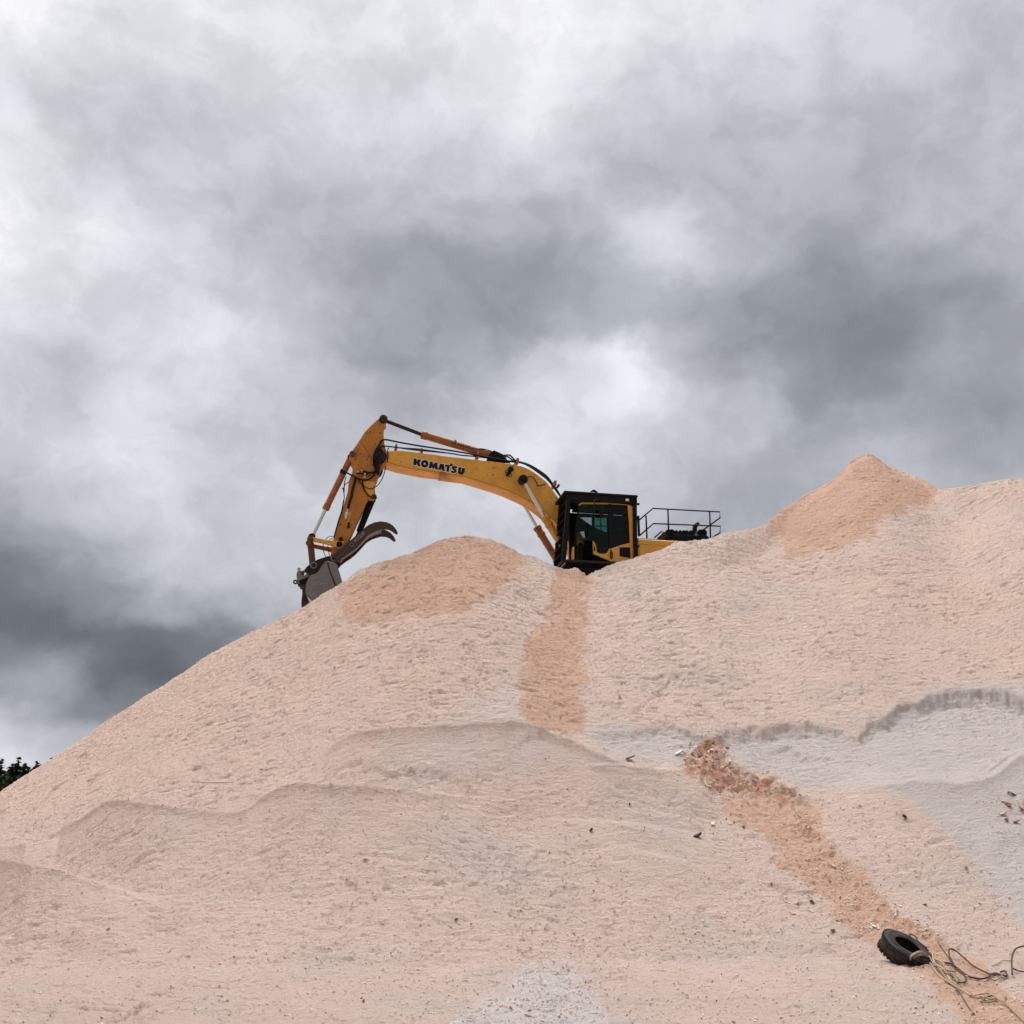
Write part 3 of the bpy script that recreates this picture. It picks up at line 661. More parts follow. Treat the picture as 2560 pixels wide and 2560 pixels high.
def grow(lp, k):                             # push an outline outwards from its centre line
    n_ = len(lp); o = []
    area = sum(lp[i][0] * lp[(i+1) % n_][1] - lp[(i+1) % n_][0] * lp[i][1] for i in range(n_)); sg = 1 if area > 0 else -1
    for i in range(n_):
        a, b, c = Vector(lp[i-1]), Vector(lp[i]), Vector(lp[(i+1) % n_]); e1 = (b - a).normalized(); e2 = (c - b).normalized(); n1 = Vector((e1.y, -e1.x)) + Vector((e2.y, -e2.x))
        if n1.length < .2: n1 = Vector((e1.y, -e1.x))
        o.append(tuple(b + n1.normalized() * k * sg * min(1.5, 2 / max(n1.length, 1.2))))
    return o
for nm, lp in list(LT.items()) + [('S', S_in)]:
    holes = [T(ZL([(505+32*math.cos(t_),356+32*math.sin(t_)) for t_ in np.linspace(0,2*math.pi,14)[:-1]]), .306)] if nm == 'O' else []
    plate('letter', [T(ZL(lp), .306)] + holes, .308, .004, LET, boom, bevel=.0005)
    plate('letter_outline', [T(ZL(grow(lp, 17)), .302)], .302, .0025, WHT, boom, bevel=.0005)

def cylinder(name, top, head, foot, ym, rr, rb, parent=exc, matb=CYLP, rodm=CHR):
    """hydraulic ram: rod from `top` to `head`, barrel from `head` to `foot` (photo pixels, plane ym)"""
    a, h, f = trp(*top, ym), trp(*head, ym), trp(*foot, ym); ax = (f - h).normalized()
    b = rod(name, [(h - ax * .02, rb * .9), (h, rb * 1.12), (h + ax * .15, rb * 1.12), (h + ax * .16, rb), (f - ax * .12, rb), (f - ax * .11, rb * 1.06), (f, rb * .9)], matb, parent)
    rod('rod', [(a, rr), (h + ax * .01, rr)], rodm, b)
    for c, rad, w, nm in ((a, rr * 2.1, rb * 1.0, 'eye'), (f, rb * 1.05, rb * 1.0, 'eye')):
        rod(nm, [(c - Vector((0, w, 0)), rad), (c + Vector((0, w, 0)), rad)], DRK, b)
    return b
# boom rams, near and far
for s in (1, -1):
    n_ = .50
    top = Z2b([(765, 880)])[0]; hd = Z2b([(1235, 1690)])[0]; ft = (1412, 1376)
    a = trp(*top, n_); h = trp(*hd, n_); f = trp(*ft, n_)
    for q in (a, h, f): q.y = s * n_
    ax = (f - h).normalized()
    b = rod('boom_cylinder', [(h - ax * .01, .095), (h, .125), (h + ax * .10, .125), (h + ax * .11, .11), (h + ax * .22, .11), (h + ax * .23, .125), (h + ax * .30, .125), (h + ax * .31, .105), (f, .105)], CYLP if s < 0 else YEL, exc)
    rod('rod', [(a, .05), (h + ax * .01, .05)], CHR, b)
    rod('eye', [(Vector((a.x, a.y - .09 * 1, a.z)), .135), (Vector((a.x, a.y + .09, a.z)), .135)], DRK, b)
    rod('pin_cap', [(Vector((a.x, a.y + s * .09, a.z)), .085), (Vector((a.x, a.y + s * .14, a.z)), .085)], BLK, b)
    tube('feed_pipe', [[h + ax * .15 + Vector((0, s * .02, -.15)), h + ax * .5 + Vector((0, 0, -.14)), h + ax * .9 + Vector((0, 0, -.13))]], .018, RUB, b)
# reinforcing disc on the boom plate round the ram pin
pc = tr(*Z2b([(765, 880)])[0], .30); plate('boss_plate', [circ(pc, .21, 32)], .306, .008, YEL, boom, bevel=.004)
tube('grease_pipe', [[trp(*p, .33) for p in Z2b([(860, 830), (910, 800), (970, 805), (1020, 850), (1060, 930), (1090, 990)])], [trp(*p, .33) for p in Z2b([(1075, 1010), (1170, 995), (1265, 965)])]], .012, RUB, boom)
# work lamp on the boom side
wl = plate('work_lamp', [T(Z2b([(440, 620), (490, 590), (560, 640), (560, 670), (520, 680), (490, 750), (440, 790), (395, 790), (410, 720), (440, 680)]), .38)], .40, .06, BLK, boom)
tube('lamp_bracket', [[trp(*p, .36) for p in Z2b([(515, 610), (570, 540)])]], .014, BLK, wl, sub=1)
tube('lamp_guard', [[trp(*p, .46) for p in Z2b([(430, 640), (385, 680), (380, 710), (410, 720)])], [trp(*p, .46) for p in Z2b([(480, 740), (520, 760), (500, 800), (440, 800)])]], .010, BLK, wl)

# --- arm ram over the boom
ac_ = cylinder('arm_cylinder', Z1b([(1045, 190)])[0], (1054.6, 1086.5), (1236, 1141), 0, .055, .112, rodm=DRK)
tube('feed_pipe', [[trp(*p, .10) for p in Z2([(140, 275), (380, 345), (520, 350), (640, 385)])]], .018, RUB, ac_)
tube('clamp_band', [[trp(*Z2([(190, 290)])[0], 0) + Vector((0, .13 * math.cos(t_), 0)) + Vector((.03, 0, .125)) * math.sin(t_) for t_ in np.linspace(0, 2 * math.pi, 14)]], .02, CYLP, ac_, sub=1)
bk = plate('cylinder_bracket', [T(Z2([(560, 500), (600, 400), (650, 370), (700, 390), (760, 420), (800, 470), (850, 525)]), .15), circ(tr(*Z2([(662, 412)])[0], .15), .035)], .16, .03, BLK, exc)
bk2 = plate('cylinder_bracket', [T(Z2([(560, 500), (600, 400), (650, 370), (700, 390), (760, 420), (800, 470), (850, 525)]), .15)], -.16, .03, BLK, exc)

# --- arm
arm_l = [(955, 176), (885, 240), (820, 308), (775, 378), (730, 445), (690, 500), (668, 545), (672, 572), (690, 585), (706, 615), (706, 650), (697, 700), (665, 780), (655, 880), (620, 1000), (592, 1090), (565, 1180), (530, 1290), (510, 1400), (488, 1500)]
arm_r = [(560, 1480), (600, 1430), (650, 1388), (700, 1280), (750, 1172), (790, 1092), (850, 962), (905, 962), (932, 935), (915, 880), (922, 810), (948, 745), (965, 690), (992, 622), (1030, 560), (1032, 500), (1020, 470), (1005, 400), (1001, 330), (1012, 240), (1028, 205), (1020, 175), (995, 162)]
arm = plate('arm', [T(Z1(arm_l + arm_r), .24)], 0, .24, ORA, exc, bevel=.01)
tp = tr(*Z1b([(1045, 190)])[0], .25)
for s in (1, -1): plate('pin_boss', [circ(tp, .115, 24), circ(tp, .035, 10)], s * .26, .03, DRK, arm)
p2 = tr(*Z1([(700, 520)])[0], .25)
for s in (1, -1): plate('pin_boss', [circ(p2, .085, 20), circ(p2, .025, 10)], s * .26, .03, RST, arm)
# weld seams, raised 3 mm
seam = lambda a, b: tube('weld_seam', [[trp(*q, .243) for q in Z1b([a, b])]], .010, CYLP, arm, sub=1, n=6)
seam((495, 700), (360, 1180)); seam((495, 700), (770, 1130))
hb = [Z1b([p])[0] for p in ((845, 775), (690, 1080), (665, 1290), (775, 1280), (640, 640))]
for p in hb[:4]:
    c = tr(*p, .245); plate('rust_spot', [circ(c, .022, 10)], .243, .004, RST, arm, bevel=.001)
# gusset plate and ear for the thumb ram
plate('gusset', [T(Z4([(1030, 20), (1280, 30), (1250, 160), (1240, 240), (1290, 330), (1270, 380), (1150, 330), (1060, 180)]), .26)], .252, .012, CABY, arm, bevel=.004)
lp = Z4([(1250, 335)])[0]; rod('pin_boss', [(trp(*lp, -.28), .07), (trp(*lp, .29), .07)], DRK, arm)
plate('step_plate', [T(Z4([(740, 640), (805, 640), (720, 900), (700, 960), (690, 900)]), .25)], .246, .006, YEL, arm, bevel=.002)
for q in ((740, 880), (735, 940), (580, 1190)):
    plate('bracket_stub', [circ(tr(*Z4([q])[0], .26), .035 if q[1] < 1000 else .055, 10)], .27, .03, BLK, arm)
# junction block on the arm, fittings
jb = boxes('valve_block', [((trp(*Z1b([(590, 1400)])[0], .3)) - Vector((.12, .05, .12)), trp(*Z1b([(470, 1540)])[0], .3) + Vector((.08, .06, .08)))], DRK, arm)
for q in ((430, 1450), (600, 1500), (520, 1420), (590, 1580)):
    c = trp(*Z1b([q])[0], .36); rod('fitting', [(c - Vector((0, .05, 0)), .022), (c + Vector((0, .04, 0)), .022)], FIT, jb, n=10)
sv = rod('quick_fitting', [(trp(*Z4([(715, 580)])[0], .31), .022), (trp(*Z4([(705, 640)])[0], .31), .022), (trp(*Z4([(703, 645)])[0], .31), .05), (trp(*Z4([(685, 730)])[0], .31), .05), (trp(*Z4([(680, 790)])[0], .31), .02)], FIT, arm, n=12)

# --- bucket ram and linkage
bc = cylinder('bucket_cylinder', Z1([(308, 1330)])[0], Z1([(440, 1055)])[0], Z1([(683, 560)])[0], 0, .048, .090)
plate('clamp_band', [T(Z1([(588, 665), (640, 690), (628, 720), (577, 695)]), .1)], 0, .13, BLK, bc)
ra, rb_ = Z8([(490, 240)])[0], Z8([(1130, 370)])[0]
for s in (1, -1):
    a = Vector(tr(*ra, .34)); b = Vector(tr(*rb_, .34)); dx = (b - a).normalized(); nn = Vector((-dx.y, dx.x))
    w0, w1 = .055, .10
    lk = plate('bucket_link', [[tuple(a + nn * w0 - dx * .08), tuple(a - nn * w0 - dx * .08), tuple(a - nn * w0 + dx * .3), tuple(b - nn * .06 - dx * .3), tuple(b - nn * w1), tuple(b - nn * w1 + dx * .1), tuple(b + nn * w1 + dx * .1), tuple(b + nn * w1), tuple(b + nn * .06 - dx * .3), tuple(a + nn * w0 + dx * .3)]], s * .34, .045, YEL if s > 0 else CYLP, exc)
    plate('pin_cap', [circ(b, .085, 18)], s * .405, .02, BLK, lk)
for q, r_ in (((490, 240), .085), ((450, 330), .075)):
    c = Z8([q])[0]; rod('link_pin', [(trp(*c, -.42), r_), (trp(*c, .43), r_)], RST, exc)
tl = beam('tipping_link', [(trp(*Z8([(495, 330)])[0], .14), trp(*Z8([(540, 800)])[0], .14), .085, .11), (trp(*Z8([(495, 330)])[0], -.14), trp(*Z8([(540, 800)])[0], -.14), .085, .11)], RST, exc, bevel=.02)

# --- coupler
cp_o = Z8([(355, 925), (410, 850), (480, 795), (560, 740), (640, 695), (750, 655), (880, 612), (1000, 625), (1110, 700), (1090, 800), (1000, 800), (880, 780), (770, 850), (720, 900), (660, 990), (580, 1030), (480, 1080), (470, 985), (400, 975), (360, 975)])
cpl = plate('quick_coupler', [T(cp_o, .36)], .33, .035, DRK, exc)
plate('side_plate', [T(cp_o, .36)], -.33, .035, DRK, cpl)
plate('centre_block', [T(Z8([(420, 900), (560, 780), (880, 660), (1000, 720), (880, 800), (700, 900), (560, 1020), (470, 1040)]), .2)], 0, .28, DRK, cpl)
for q, r_ in (((565, 820), .075), ((1010, 665), .075)):
    c = tr(*Z8([q])[0], .37); b_ = plate('pin_boss', [circ(c, r_ * 1.25, 22), circ(c, r_ * .75, 16)], .375, .02, STL, cpl); plate('pin_end', [circ(c, r_ * .6, 16)], .375, .03, DRK, b_)
latch = plate('latch_hook', [T(Z8([(225, 930), (300, 935), (355, 925), (350, 960), (280, 975), (290, 1030), (370, 1040), (440, 1000), (470, 1000), (470, 1080), (440, 1150), (330, 1150), (260, 1215), (215, 1190), (205, 1120), (185, 1040), (195, 960)]), .26)], 0, .26, STL, cpl)
plate('lifting_eye', [circ(tr(*Z8([(160, 1185)])[0], .1), .062, 20), circ(tr(*Z8([(160, 1185)])[0], .1), .026, 12)], .1, .03, DRK, cpl)
plate('eye_stem', [T(Z8([(190, 1150), (290, 1160), (280, 1230), (235, 1280), (200, 1220), (180, 1215)]), .1)], .1, .04, DRK, cpl)
plate('lifting_eye', [circ(tr(*Z8([(240, 905)])[0], .1), .042, 16), circ(tr(*Z8([(240, 905)])[0], .1), .018, 10)], .1, .025, DRK, cpl)
plate('latch_bar', [T(Z8([(240, 1170), (470, 1080), (520, 1060), (440, 1180), (420, 1230), (260, 1250)]), .2)], 0, .3, BLK, cpl)

# --- bucket
bk_o = Z8([(870, 735), (1000, 760), (1080, 820), (1140, 1010), (1200, 1210), (1250, 1400), (1200, 1560), (1060, 1640), (860, 1700), (640, 1690), (560, 1640), (480, 1560), (400, 1490), (382, 1400), (385, 1320), (400, 1245), (430, 1170), (500, 1060), (570, 1030), (640, 1000), (685, 950), (730, 880), (760, 835), (810, 765)])
YB = .62
bx = T(bk_o, YB)
bucket = plate('bucket', [bx], YB, .02, STL, exc, bevel=.006)
plate('far_side_plate', [bx], -YB, .02, STL, bucket, bevel=.006)
# wrapped back sheet from mouth to lip
bm = bmesh.new(); path = bx[-1:] + bx[:1]; path = [bx[i] for i in range(15, len(bx))] + bx[:3]
r1 = [bm.verts.new((x, YB, z)) for x, z in path]; r2 = [bm.verts.new((x, -YB, z)) for x, z in path]
for i in range(len(path) - 1): bm.faces.new((r1[i], r1[i+1], r2[i+1], r2[i]))
me = bpy.data.meshes.new('back_sheet'); bm.to_mesh(me); bm.free(); o_ = link('back_sheet', me, STL, bucket, smooth=True); so = o_.modifiers.new('s', 'SOLIDIFY'); so.thickness = .03; so.offset = 0
tube('rim_bead', [[trp(u, v, YB + .02) for u, v in bk_o[:1] + bk_o[-8:][::-1]]], .014, FIT if False else STL, bucket, sub=2)
tube('stiffener_bead', [[trp(*q, YB + .022) for q in Z8([(870, 745), (905, 900), (960, 1050), (1000, 1150), (1030, 1240), (1060, 1290)])]], .016, DRK, bucket, sub=3)
letters('lettering', 'CWS', Z8([(600, 1240)])[0], Z8([(870, 1275)])[0], YB + .022, LMK, bucket, ext=.012, off=.012, sx=.8, shear=.25)
# lip with cutting edge and teeth at the lower left
lip = Z8([(345, 1340), (390, 1420), (400, 1490), (470, 1560), (560, 1640), (450, 1700), (310, 1772), (290, 1740), (300, 1600), (320, 1440)])
plate('cutting_edge', [T(Z8([(330, 1400), (385, 1390), (395, 1480), (330, 1740), (300, 1760), (296, 1640)]), .3)], 0, YB - .03, DRK, bucket)
for k in range(5):
    y_ = -YB + .1 + k * (2 * YB - .2) / 4
    a, b = trp(*Z8([(385, 1450)])[0], y_ * 0), trp(*Z8([(305, 1765)])[0], 0); a.y = b.y = y_
    bm = bmesh.new(); ax = (b - a); n2 = Vector((ax.z, 0, -ax.x)).normalized()
    vs = [bm.verts.new(a + n2 * .075 * i + Vector((0, .06 * j, 0))) for i, j in ((1, 1), (1, -1), (-1, -1), (-1, 1))] + [bm.verts.new(b + n2 * .012 * i + Vector((0, .045 * j, 0))) for i, j in ((1, 1), (1, -1), (-1, -1), (-1, 1))]
    for f_ in ((3, 2, 1, 0), (4, 5, 6, 7), (0, 1, 5, 4), (1, 2, 6, 5), (2, 3, 7, 6), (3, 0, 4, 7)): bm.faces.new([vs[i] for i in f_])
    me = bpy.data.meshes.new('tooth'); bm.to_mesh(me); bm.free(); link('tooth', me, DRK, bucket)
plate('side_cutter', [T(Z8([(410, 1500), (480, 1560), (560, 1640), (500, 1680), (440, 1560)]), YB + .04)], YB + .03, .03, FIT, bucket)
plate('towing_eye', [circ(tr(*Z8([(340, 1292)])[0], .3), .075, 22), circ(tr(*Z8([(340, 1292)])[0], .3), .045, 16)], .3, .03, DRK, bucket)
plate('eye_gusset', [T(Z8([(290, 1340), (330, 1375), (390, 1330), (385, 1440), (330, 1420)]), .3)], .3, .035, DRK, bucket)

# --- thumb: two curved tines joined by a web
tn = Z4([(440, 1590), (400, 1520), (470, 1455), (560, 1390), (740, 1245), (860, 1135), (940, 1060), (1030, 990), (1090, 935), (1160, 892), (1260, 850), (1380, 830), (1500, 845), (1570, 875), (1630, 915), (1690, 985), (1725, 1055), (1728, 1080), (1700, 1093), (1670, 1075), (1610, 1028), (1540, 995), (1430, 985), (1350, 1005), (1230, 1050), (1130, 1110), (1060, 1185), (990, 1265), (900, 1360), (800, 1440), (700, 1505), (600, 1580), (530, 1660), (470, 1680)])
th = plate('thumb', [T(tn, .40)], .37, .035, THM, exc)
plate('far_tine', [T(tn, .40)], -.37, .035, THM, th)
bm = bmesh.new(); web = T(Z4([(560, 1620), (620, 1540), (720, 1470), (820, 1400), (910, 1320), (1000, 1230), (1080, 1150), (1180, 1080), (1290, 1030), (1400, 1005)]), 0)
r1 = [bm.verts.new((x, .34, z)) for x, z in web]; r2 = [bm.verts.new((x, -.34, z)) for x, z in web]
for i in range(len(web) - 1): bm.faces.new((r1[i], r1[i+1], r2[i+1], r2[i]))
me = bpy.data.meshes.new('web_plate'); bm.to_mesh(me); bm.free(); o_ = link('web_plate', me, STL, th, smooth=True); so = o_.modifiers.new('s', 'SOLIDIFY'); so.thickness = .03
letters('lettering', 'ACQUIP', Z4([(868, 1262)])[0], Z4([(1082, 1080)])[0], .408, LMK, th, ext=.006, off=.006, sx=1.25)
plate('tine_hole', [circ(tr(*Z4([(805, 1300)])[0], .41), .055, 16), circ(tr(*Z4([(805, 1300)])[0], .41), .036, 12)], .41, .008, STL, th, bevel=.002)
plate('tine_hole', [circ(tr(*Z4([(805, 1300)])[0], .41), .036, 12)], .407, .003, BLK, th, bevel=.001)
tb_ = rod('thumb_cylinder', [(trp(*Z4([(1215, 395)])[0], 0), .09), (trp(*Z4([(1190, 440)])[0], 0), .10), (trp(*Z4([(950, 1040)])[0], 0), .085)], BLK, exc)
rod('rod', [(trp(*Z4([(950, 1040)])[0], 0), .045), (trp(*Z4([(860, 1230)])[0], 0), .045)], DRK, tb_)
for q in ((1250, 350), (860, 1220)): rod('eye', [(trp(*Z4([q])[0], -.13), .08), (trp(*Z4([q])[0], .13), .08)], DRK, tb_)

# --- hoses
def hose(lists, r, name='hydraulic_hose', par=exc): return tube(name, lists, r, RUB, par)
def hp(zf, pts, ym): return [trp(*zf([p])[0], ym if not isinstance(ym, (list, tuple)) else ym[i]) for i, p in enumerate(pts)]
hose([hp(Z1b, [(870, 1400), (820, 1250), (820, 1050), (880, 900), (940, 820), (1000, 700), (1080, 670), (1160, 675), (1280, 700), (1450, 735), (1700, 780), (1932, 820)], .30) + hp(Z2, [(0, 350), (200, 380), (450, 425), (600, 455), (800, 490), (900, 500)], .25)], .026)
for k_, dy in enumerate((.12, -.02, -.14)):
    hose([hp(Z1b, [(900 + k_ * 25, 1350), (880 + k_ * 30, 1150), (905 + k_ * 30, 1000), (960 + k_ * 20, 900 + k_ * 10), (1000, 830), (1150, 830), (1400, 860), (1700, 905 - k_ * 12), (1932, 930 - k_ * 15)], dy + .15) + hp(Z2, [(100, 400), (250, 425), (370, 435), (500, 450 - 8 * k_), (700, 480 - 8 * k_), (900, 510)], dy)], .020)
hose([hp(Z1b, [(560, 1420), (640, 1450), (780, 1455), (860, 1400), (880, 1250)], .34), hp(Z1b, [(560, 1420), (650, 1465), (790, 1468), (870, 1420), (900, 1300)], .30)], .022)
hose([hp(Z1b, [(60, 1400), (170, 1470), (330, 1550), (480, 1620), (620, 1645), (760, 1590), (850, 1480), (880, 1380)], .34)], .024)
hose([hp(Z1b, [(380, 1580), (340, 1750), (290, 1932)], .28) + hp(Z4, [(800, 300), (755, 450), (725, 580)], .28)], .034, 'steel_pipe')
hose([hp(Z1b, [(560, 1640), (545, 1720), (575, 1850), (640, 1950)], .28) + hp(Z4, [(1060, 200), (1120, 290), (1200, 350)], .28)], .018)
hose([hp(Z1b, [(430, 1620), (520, 1740), (600, 1800), (700, 1850), (800, 1840), (900, 1780), (980, 1680), (1040, 1560), (1080, 1440), (1100, 1320)], .30)], .013)
hose([hp(Z1b, [(1180, 860), (1150, 930), (1160, 1050), (1140, 1200)], .33)], .014)
hose([hp(Z1b, [(150, 1560), (110, 1700), (100, 1932)], .15) + hp(Z4, [(640, 250), (650, 350), (630, 460)], .2), hp(Z1b, [(230, 1690), (130, 1740), (75, 1870)], .1) + hp(Z4, [(620, 160), (650, 300)], .1)], .012)
hose([hp(Z4, [(640, 400), (600, 620), (540, 800), (490, 980), (440, 1150)], .26)], .018)
hose([hp(Z8, [(1010, 240), (1000, 210), (940, 178), (870, 210), (820, 270), (780, 340), (770, 440), (790, 540), (835, 640)], .05), hp(Z8, [(1000, 270), (960, 235), (910, 260), (880, 330), (880, 460), (910, 610)], -.05)], .010)
for k_ in range(3):      # bundle at the elbow
    hose([hp(Z1b, [(985 + 12 * k_, 850 + 30 * k_), (900 + 22 * k_, 930 + 40 * k_), (850 + 28 * k_, 1080), (870 + 28 * k_, 1220), (890 + 25 * k_, 1360), (900 + 10 * k_, 1460 + 30 * k_)], .36 + .02 * k_)], .032)
hose([hp(Z1b, [(985, 980), (930, 1060), (940, 1180), (1000, 1240), (1060, 1180)], .42)], .03)
hose([hp(Z1b, [(960, 1440), (1000, 1350), (1010, 1440), (960, 1540), (900, 1600), (860, 1720)], -.2)], .03)
for k_ in range(3):      # pipes along the boom's back
    o_ = .12 - .1 * k_
    hose([hp(Z2, [(900, 505 - 6 * k_), (1000, 525 - 6 * k_), (1100, 575 - 12 * k_), (1220, 660 - 18 * k_), (1300, 725 - 18 * k_), (1370, 810 - 12 * k_), (1420, 880 - 12 * k_), (1480, 960)], o_)], .022, 'steel_pipe')
hose([hp(Z2, [(640, 385), (700, 400), (760, 425), (840, 425), (880, 460), (915, 495)], .1), hp(Z2, [(690, 420), (760, 445), (820, 445), (870, 480), (910, 500)], 0)], .024)
for p in ((1120, 460), (1365, 500)):
    c = trp(*Z1([p])[0], .1); boxes('pipe_clamp', [((c.x - .03, -.2, c.z - .1), (c.x + .03, .25, c.z + .06))], CYLP, boom)
for p in ((1370, 790), (920, 520), (445, 450)):
    c = trp(*Z2([p])[0], 0); boxes('pipe_clamp', [((c.x - .035, -.16, c.z - .08), (c.x + .035, .26, c.z + .07))], CYLP, boom)
c = trp(*Z2([(1425, 800)])[0], .1); rod('pipe_valve', [(c - Vector((0, .1, 0)), .035), (c + Vector((0, .1, 0)), .035)], BLK, boom, n=10)
# --- upper structure, cab on the near side
YN, YF = 1.45, 0.42                          # near and far planes of the guard
def c3(x, y): return tr(*Z3([(x, y)])[0], YN)
def q3(x, y, ym=YN): return trp(*Z3([(x, y)])[0], ym)
zt_r = c3(1710, 140)[1]; zt_f = c3(240, 60)[1]; xr = c3(1710, 140)[0]; xf = c3(240, 60)[0]
ztop = (zt_r + zt_f) / 2
cab = empty('cab', (0, 0, 0), parent=exc)
# roof guard slab
boxes('roof_guard', [((xr - .02, YF - .06, ztop - .07), (xf, YN + .03, ztop))], BLK, cab, .015)
boxes('roof_guard_skirt', [((xr, YN - .05, ztop - .26), (xf - .2, YN, ztop - .071)), ((xr, YF, ztop - .2), (xf - .2, YF + .05, ztop - .071)), ((xr, YF + .05, ztop - .2), (xr + .05, YN - .05, ztop - .071))], BLK, cab, .008)
plate('roof_bow', [T(Z3([(760, 90), (790, 55), (830, 40), (870, 55), (920, 95), (890, 95), (850, 72), (810, 72), (790, 95)]), YN - .3)], YN - .3, .05, BLK, cab, bevel=.004)
# guard posts
zb = c3(240, 1450)[1]
fx_t = c3(370, 290)[0]; fx_b = c3(240, 1440)[0]
def post(name, x0, z0, x1, z1, y, hw=.05, hy=.05, m=BLK, par=cab): return beam(name, [((x0, y, z0), (x1, y, z1), hw, hy)], m, par, bevel=.008)
for y_ in (YN - .05, YF + .05):
    post('guard_post', fx_t + .02, ztop - .07, fx_b, zb, y_, .06)
    post('guard_post', xr + .06, ztop - .07, c3(1680, 1400)[0], zb - .1, y_, .055)
# louvred front guard: slats across the width
gm = []
n_s = 7
for i in range(n_s):
    f_ = (i + .5) / n_s; x_ = fx_t + (fx_b - fx_t) * f_; z_ = (ztop - .2) + (zb - ztop + .2) * f_
    gm.append(((x_ + .03, YF + .1, z_ + .05), (x_ + .03, YN - .1, z_ - .0), .015, .06))
beam('front_guard_slats', [((p[0][0], YF + .09, p[0][2]), (p[1][0], YN - .09, p[0][2]), .010, .075) for p in gm], BLK, cab)
beam('front_guard_back', [((fx_t - .05, (YF + YN) / 2, ztop - .2), (fx_b - .05, (YF + YN) / 2, zb), .010, (YN - YF) / 2 - .1)], BLK, cab)
# floor beam and belly
x_back = c3(1150, 1490)[0]
boxes('floor_beam', [((xr + .1, YN - .08, zb - .05), (fx_b + .03, YN + .02, zb + .02)), ((fx_b - .06, YF, zb - .05), (fx_b + .03, YN - .085, zb + .02))], DRK, cab, .008)
boxes('cab_floor', [((xr + .1, YF + .02, zb - .12), (fx_b - .08, YN - .1, zb - .03))], BLK, cab, .008)
# yellow cab shell: near side as one frame with window openings
CY = YN - .12
def P3(pts): return T(Z3(pts), CY)
outer = P3([(520, 350), (560, 315), (600, 298), (850, 300), (1100, 305), (1530, 340), (1590, 370), (1612, 420), (1640, 1200), (1640, 1480), (1400, 1490), (1180, 1490), (1000, 1410), (820, 1330), (815, 1290), (440, 1440), (390, 1440), (405, 1200), (430, 1100), (480, 600)])
front_open = P3([(500, 700), (535, 370), (600, 325), (1100, 335), (1130, 400), (1140, 1220), (1120, 1280), (1090, 1318), (1000, 1330), (900, 1300), (880, 1180), (815, 1060), (830, 1280), (450, 1420), (455, 1180), (470, 1000)])
# built from separate shaped panels so that each keeps its own colour
plate('roof_rail', [P3([(520, 352), (560, 315), (600, 296), (850, 300), (1100, 303), (1530, 338), (1530, 352), (1100, 328), (850, 325), (605, 325), (545, 362)])], CY, .03, CABY, cab, bevel=.006)
plate('rear_pillar', [P3([(1508, 345), (1560, 345), (1600, 385), (1618, 480), (1640, 1150), (1650, 1420), (1575, 1420), (1562, 1120), (1545, 700)])], CY, .05, CABY, cab, bevel=.01)
plate('front_sill_post', [P3([(402, 1200), (442, 1180), (446, 1440), (388, 1450), (380, 1380)])], CY, .03, CABY, cab, bevel=.006)
door = plate('door', [P3([(815, 1062), (850, 1110), (880, 1170), (893, 1290), (935, 1318), (1000, 1332), (1050, 1330), (1090, 1318), (1120, 1280), (1140, 1230), (1175, 1228), (1350, 1165), (1562, 1108), (1562, 1200), (1350, 1200), (1350, 1385), (1562, 1415), (1562, 1450), (1400, 1488), (1180, 1490), (1000, 1410), (822, 1330)]), P3([(838, 1160), (852, 1170), (868, 1240), (865, 1285), (840, 1280), (832, 1220)])], CY + .015, .03, CABY, cab, bevel=.008)
plate('lower_hatch', [P3([(1352, 1202), (1560, 1202), (1560, 1412), (1352, 1384)])], CY + .005, .02, BLK, cab, bevel=.004)
plate('door_post', [P3([(1130, 320), (1205, 335), (1205, 1225), (1175, 1235), (1140, 1230)])], CY, .03, BLK, cab, bevel=.006)
plate('door_lower_panel', [P3([(1206, 930), (1545, 870), (1560, 1105), (1350, 1160), (1206, 1215)])], CY - .02, .02, BLK, cab, bevel=.004)
plate('rear_window_frame', [P3([(1206, 330), (1510, 348), (1545, 700), (1550, 868), (1206, 928)]), P3([(1225, 475), (1255, 470), (1450, 480), (1475, 510), (1490, 780), (1465, 840), (1255, 905), (1235, 880)])], CY - .01, .02, BLK, cab, bevel=.004)
plate('rear_side_window', [P3([(1222, 470), (1476, 478), (1492, 842), (1245, 908)])], CY - .012, .004, GLS2, cab, bevel=.001)
plate('door_window', [P3([(535, 365), (600, 325), (1130, 335), (1140, 1225), (1100, 1318), (1000, 1330), (900, 1300), (880, 1180), (815, 1062), (600, 1062), (480, 1000), (500, 700)])], CY - .012, .004, GLS, cab, bevel=.001)
plate('front_pillar', [P3([(475, 700), (530, 352), (556, 352), (505, 700), (470, 1190), (440, 1190)])], CY, .035, BLK, cab, bevel=.006)
rod('door_handle', [(q3(1185, 1280, CY + .07), .018), (q3(1185, 1410, CY + .07), .018)], BLK, door, n=8)
tube('grab_handle', [[q3(1175, 1240, CY + .05), q3(1210, 1290, CY + .1), q3(1212, 1400, CY + .1), q3(1180, 1430, CY + .05)]], .012, BLK, door)
plate('warning_label', [P3([(1455, 245), (1520, 245), (1520, 290), (1455, 290)])], YN + .006, .003, WHT, cab, bevel=.001)
